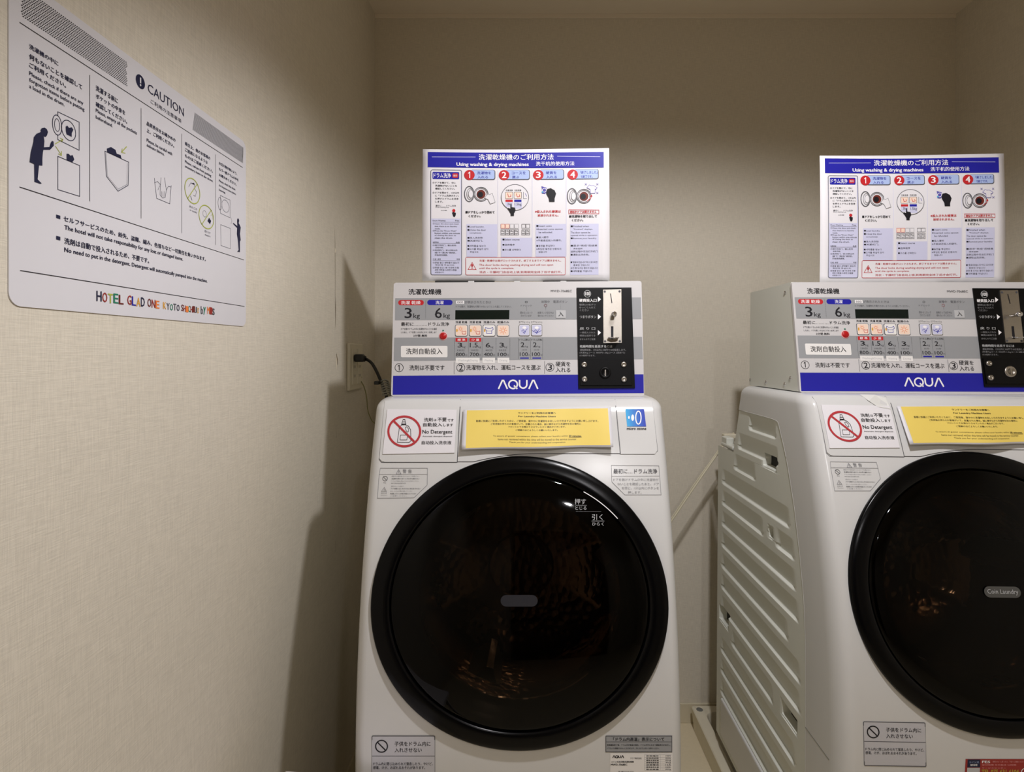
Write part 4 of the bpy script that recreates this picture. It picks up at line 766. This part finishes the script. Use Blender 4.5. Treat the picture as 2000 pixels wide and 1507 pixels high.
# ================================================================ drain pan
def drain_pan(xc, label):
    dp = thing('drain_pan', label, 'drain pan', (xc, 1.59, ZF), 'drain pans under the machines')
    X0, X1, Y0, Y1, zt_ = xc-.32, xc+.32, 1.02, 1.915, ZF+.075
    def rr(x0, x1, y0, y1, r, z):
        o = []
        for cx, cy, a0 in ((x1-r, y1-r, 0), (x0+r, y1-r, 90), (x0+r, y0+r, 180), (x1-r, y0+r, 270)):
            for k in range(7): t_ = math.radians(a0+k*15); o.append((cx+r*math.cos(t_), cy+r*math.sin(t_), z))
        return o
    L_ = [rr(X0+.006, X1-.006, Y0+.006, Y1-.006, .006, ZF+.001), rr(X0, X1, Y0, Y1, .006, zt_-.003), rr(X0+.003, X1-.003, Y0+.003, Y1-.003, .005, zt_), rr(X0+.034, X1-.034, Y0+.034, Y1-.034, .03, zt_), rr(X0+.037, X1-.037, Y0+.037, Y1-.037, .028, zt_-.004), rr(X0+.042, X1-.042, Y0+.042, Y1-.042, .026, ZF+.012)]
    vs = [p for l in L_ for p in l]; n = 28; fs = [(i*n+k, i*n+(k+1) % n, (i+1)*n+(k+1) % n, (i+1)*n+k) for i in range(5) for k in range(n)]; fs.append(tuple(5*n+k for k in range(n))); fs.append(tuple(range(n))[::-1])
    autosmooth(mk('tray', vs, fs, M['cream'], dp), 40)
    for sx in (X0+.022, X1-.022):
        for sy in (Y0+.02, Y1-.022): MB().lathe([(.0001, .0004), (.0085, .0006), (.0105, .0008), (.011, 0)], (sx, sy, zt_), (0, 0, 1), 20).build('fixing_hole', M['seam'], dp, smooth=True)
    for sx in (xc-.235, xc+.235):
        for sy in (1.10, 1.64): MB().lathe([(.045, 0), (.045, .040), (.04, .044), (.0001, .044)], (sx, sy, ZF+.0115), (0, 0, 1), 24).build('pedestal', M['cream'], dp, smooth=True)
drain_pan(XC, 'cream plastic drain pan under the left machine')
drain_pan(.876, 'cream plastic drain pan under the right machine')
# ================================================================ the right machine: copies of the whole set, moved together
pre = [o for o in C.objects if o.parent is None and 'label' in o.keys()]
def kids(o): return [c for c in C.objects if c.parent == o]
def copy_tree(o, parent=None):
    c = o.copy(); C.objects.link(c); c.parent = parent
    for k in kids(o): copy_tree(k, c)
    return c
cen = Vector((0, 1.1, -.4)); yw, pt, rl = (math.radians(v) for v in (-.79, -.40, .52))
RM = Matrix.Rotation(yw, 4, 'Z') @ Matrix.Rotation(pt, 4, 'X') @ Matrix.Rotation(rl, 4, 'Y')
MR = Matrix.Translation(cen+Vector((.889, .0260, .0040))) @ RM @ Matrix.Translation(-cen)
def right(o, label, tweak=Vector((0, 0, 0)), extra=None):
    c = copy_tree(o); mw = Matrix.Translation(tweak) @ MR @ Matrix.Translation(Vector(o['org']))
    if extra is not None: mw = mw @ extra
    c.matrix_world = mw; c.location = mw.to_translation(); c.rotation_euler = mw.to_euler(); c['label'] = label; return c
mR = right(ma, 'white drum washing machine at the right, ribbed grey side panel showing')
cR = right(cu, 'wide white and blue coin payment unit on the right machine, with a silver lock')
sR = right(sh, 'white instruction sheet with blue heading standing on the right coin unit', Vector((.018, 0, -.005)), Matrix.Rotation(math.radians(-.6), 4, 'Y'))
nR = right(nd, 'white No Detergent sign with red prohibition ring on the right machine drawer, peeling tape')
yR = right(yn, 'yellow laminated notice taped above the right machine door, cut by the frame')
def find(o, nm):
    for k in kids(o):
        if k.name.split('.')[0] == nm: return k
        r_ = find(k, nm)
        if r_: return r_
lk = find(cR, 'lock'); lk.data = lk.data.copy(); lk.data.materials[0] = M['chrome']; lk.data.materials[0] = M['steel']; lk['label'] = 'silver round lock'
bd = find(mR, 'door_badge'); bd.data = bd.data.copy(); bd.data.materials[0] = mat('grey_pill_light', '4A4A48', .4, var=0)
def attach(mb_or_art, name, rroot, parentobj, m=None, lab=None):
    """add a part to the copied machine; geometry given in the left machine's place"""
    o = mb_or_art.build(name, m, None) if m else mb_or_art.build(name, None)
    base = Vector(parentobj['org'])
    o.data.transform(Matrix.Translation(-base)); o.parent = parentobj; o.location = (0, 0, 0)
    if lab: o['label'] = lab
    return o
a = Art(dpos, .0064); a.text("Coin Laundry", 984, 1165.5, 1044.5, 1177.5, 'lgrey', 1); attach(a, 'badge_lettering', mR, bd)
# clear tape over the top of the right sign
tp = MB(); M['tape'] = mat('clear_tape', 'D8D8D4', .15, coat=.5, var=.02)
def tpnt(px, py, off): x, z = binv(px, py, .003); return (x, bodyY(x, z)-off, z)
tp.add([tpnt(852, 777, .004), tpnt(880, 777, .009), tpnt(893, 784, .006), tpnt(892, 806, .0045), tpnt(868, 802, .004), tpnt(856, 790, .0035)], [(0, 5, 4, 3, 2, 1)])
attach(tp, 'tape', nR, nR, M['tape'], 'piece of clear tape')
# red repair sticker under the right door
rs = thing('repair_sticker', 'red and blue service contact sticker below the right machine door', 'sticker', (.84, 1.04, -.80))
def rinv(px, py):
    """photo point -> point on the right machine's front (iterated)"""
    Mi = MR.inverted(); d = Vector(((px-CX)/F, 1, -(py-CY)/F)); s_ = 1.05
    for _ in range(25): p = Mi @ (d*s_); s_ += (bodyY(p.x, p.z)-p.y)*.9
    return Mi @ (d*s_)
def rpos(px, py, off): p = rinv(px, py); return tuple(MR @ Vector((p.x, bodyY(p.x, p.z)-off, p.z)))
a = Art(rpos, .0004); a.frame(1870, 1465, 15.385)
a.quad([(240, 250), (2700, 250), (2700, 1500), (170, 1500)], 'redst', 0, 8, 6); a.quad([(300, 262), (680, 262), (675, 500), (290, 500)], 'navy', 1); a.quad([(290, 515), (670, 515), (650, 900), (265, 900)], 'lgrey', 1)
a.text("コイン式", 350, 315, 640, 372, 'pblue'); a.text("無料修理", 380, 402, 590, 458, 'white', bold=.02); a.text("FES", 735, 300, 970, 370, 'white', bold=.02); a.text("故障かな？と思ったら、下記へご連絡ください", 1050, 305, 2000, 355, 'pk'); a.text("受付時間 年中無休 24時間", 730, 405, 1750, 450, 'pk'); a.text("サービスセンター", 730, 500, 1450, 540, 'pk')
a.text("TEL 075-631-6104", 720, 570, 1830, 700, 'ylw', bold=.02); a.ring(2010, 640, 90, 100, 22, 'white')
a.build('printed_sticker', rs)
# ================================================================ wall outlet, plugs and cords
yo0, yo1, zo0, zo1 = 1.638, 1.772, -.1135, .024
ol = thing('wall_outlet', 'white two-gang wall outlet plate on the left wall behind the left machine', 'outlet', (XL, (yo0+yo1)/2, zo0))
MB().box(XL, XL+.009, yo0, yo1, zo0, zo1, .003).build('cover_plate', M['cream'], ol)
for k in range(2):
    yy = yo0+.022+k*.052
    fr_ = MB().box(XL+.007, XL+.0115, yy, yy+.036, zo0+.016, zo1-.016, .001).build('socket_module', M['cream'], ol)
    mb = MB()
    for zz in (-.018, -.045, -.072):
        for dy in (.011, .0225): mb.box(XL+.0105, XL+.0118, yy+dy, yy+dy+.0022, zz-.004, zz+.004)
    mb.build('socket_slot', M['dark'], fr_)
def wp(px, py, Y): return ((px-CX)/F*Y, Y, -(py-CY)/F*Y)
pc = thing('power_cord', 'black power cord with plug in the wall outlet', 'cord', (XL+.0125, 1.675, -.012), None)
MB().box(XL+.0122, XL+.040, 1.664, 1.688, -.031, -.008, .005).build('plug', M['cordblack'], pc)
MB().tube([(XL+.04, 1.676, -.018), wp(708, 699, 1.69), wp(716, 701.5, 1.69), wp(726, 709, 1.68), wp(735, 724, 1.67), wp(743, 742, 1.66), wp(752, 765, 1.64), wp(760, 790, 1.63)], .0046, 10).build('cable', M['cordblack'], pc, smooth=True)
MB().lathe([(.008, -.012), (.0095, -.009), (.008, -.006), (.0095, -.003), (.008, 0), (.0095, .003), (.008, .006)], wp(710, 700, 1.69), (1, 0, -.2), 14).build('strain_relief', M['cordblack'], pc, smooth=True)
cl = thing('cord_bundle', 'clear grey bundled cord clip beside the left coin unit', 'cord clip', wp(752, 779, 1.60))
mb = MB()
for k in range(7): yy = 745+k*4.4; mb.tube([wp(744+k*.6, yy, 1.60), wp(750+k*.8, yy-3.5+k*.4, 1.585), wp(757+k*.9, yy-1, 1.60), wp(760+k*.5, yy+6, 1.61)], .0026, 6)
mb.build('coiled_wire', M['greyplug'], cl, smooth=True); MB().box(-.418, -.405, 1.575, 1.60, -.092, -.082, .002).build('clip', M['dark'], cl)
ew = thing('earth_wire', 'thin olive earth wire hanging from the wall outlet', 'wire', (XL+.012, 1.752, -.0775), None)
MB().tube([(XL+.0105, 1.752, -.0785), wp(704, 742, 1.745), wp(711, 755, 1.74), wp(716, 775, 1.74), wp(718, 798, 1.735), wp(722, 812, 1.72), wp(729, 824, 1.70), wp(745, 832, 1.68)], .0016, 6).build('wire', M['cordgreen'], ew, smooth=True)
wc = thing('white_cord', 'ivory cord running down behind the machines from the right machine bracket', 'cord', wp(1409, 870, 1.78))
MB().tube([wp(1434, 850, 1.775), wp(1424, 857, 1.78), wp(1400, 888, 1.775), wp(1358, 948, 1.765), wp(1316, 1010, 1.755), wp(1274, 1072, 1.745), wp(1240, 1128, 1.735), (.27, 1.735, -.80), (.15, 1.738, -.95), (.08, 1.738, -1.02)], .0032, 8).build('cord', M['cordwhite'], wc, smooth=True)
MB().tube([wp(1434, 845, 1.785), wp(1421, 853, 1.79), wp(1396, 889, 1.785), wp(1354, 948, 1.775), wp(1312, 1010.5, 1.765), wp(1270, 1073, 1.755), wp(1236, 1128, 1.745), (.265, 1.745, -.80), (.145, 1.748, -.95), (.075, 1.748, -1.02)], .0018, 8).build('cord_strand', M['cordwhite'], wc, smooth=True)
MB().box(.615, .655, 1.765, 1.79, -.270, -.256, .003).build('cord_clamp', M['cream'], wc)
# ================================================================ white side table at the lower left
tb = thing('side_table', 'low white table corner at the bottom left beside the left machine', 'table', (-.30, .86, ZF))
vs = []; r = .008; tz = -.733
P4 = [(-.424, 1.002), (-.255, .9930), (-.262, .745), (-.431, .750)]
mb = MB().box(-.424, -.20, .74, .992, tz-.02, tz, .006); o = mb.build('table_top', M['table'], tb); 
for v in o.data.vertices:
    if v.co.y > .05 and v.co.x+(-.30) < -.3: v.co.y += .009
    if v.co.y > .05 and v.co.x+(-.30) > -.3: v.co.y -= .004; v.co.z -= .0015
for x in (-.405, -.222):
    for y in (.76, .975): MB().box(x-.011, x+.011, y-.011, y+.011, ZF, tz-.02, .002).build('leg', M['table'], tb)
bpy.data.objects.remove(tobj)
for o in C.objects:
    if 'org' in o.keys(): del o['org']
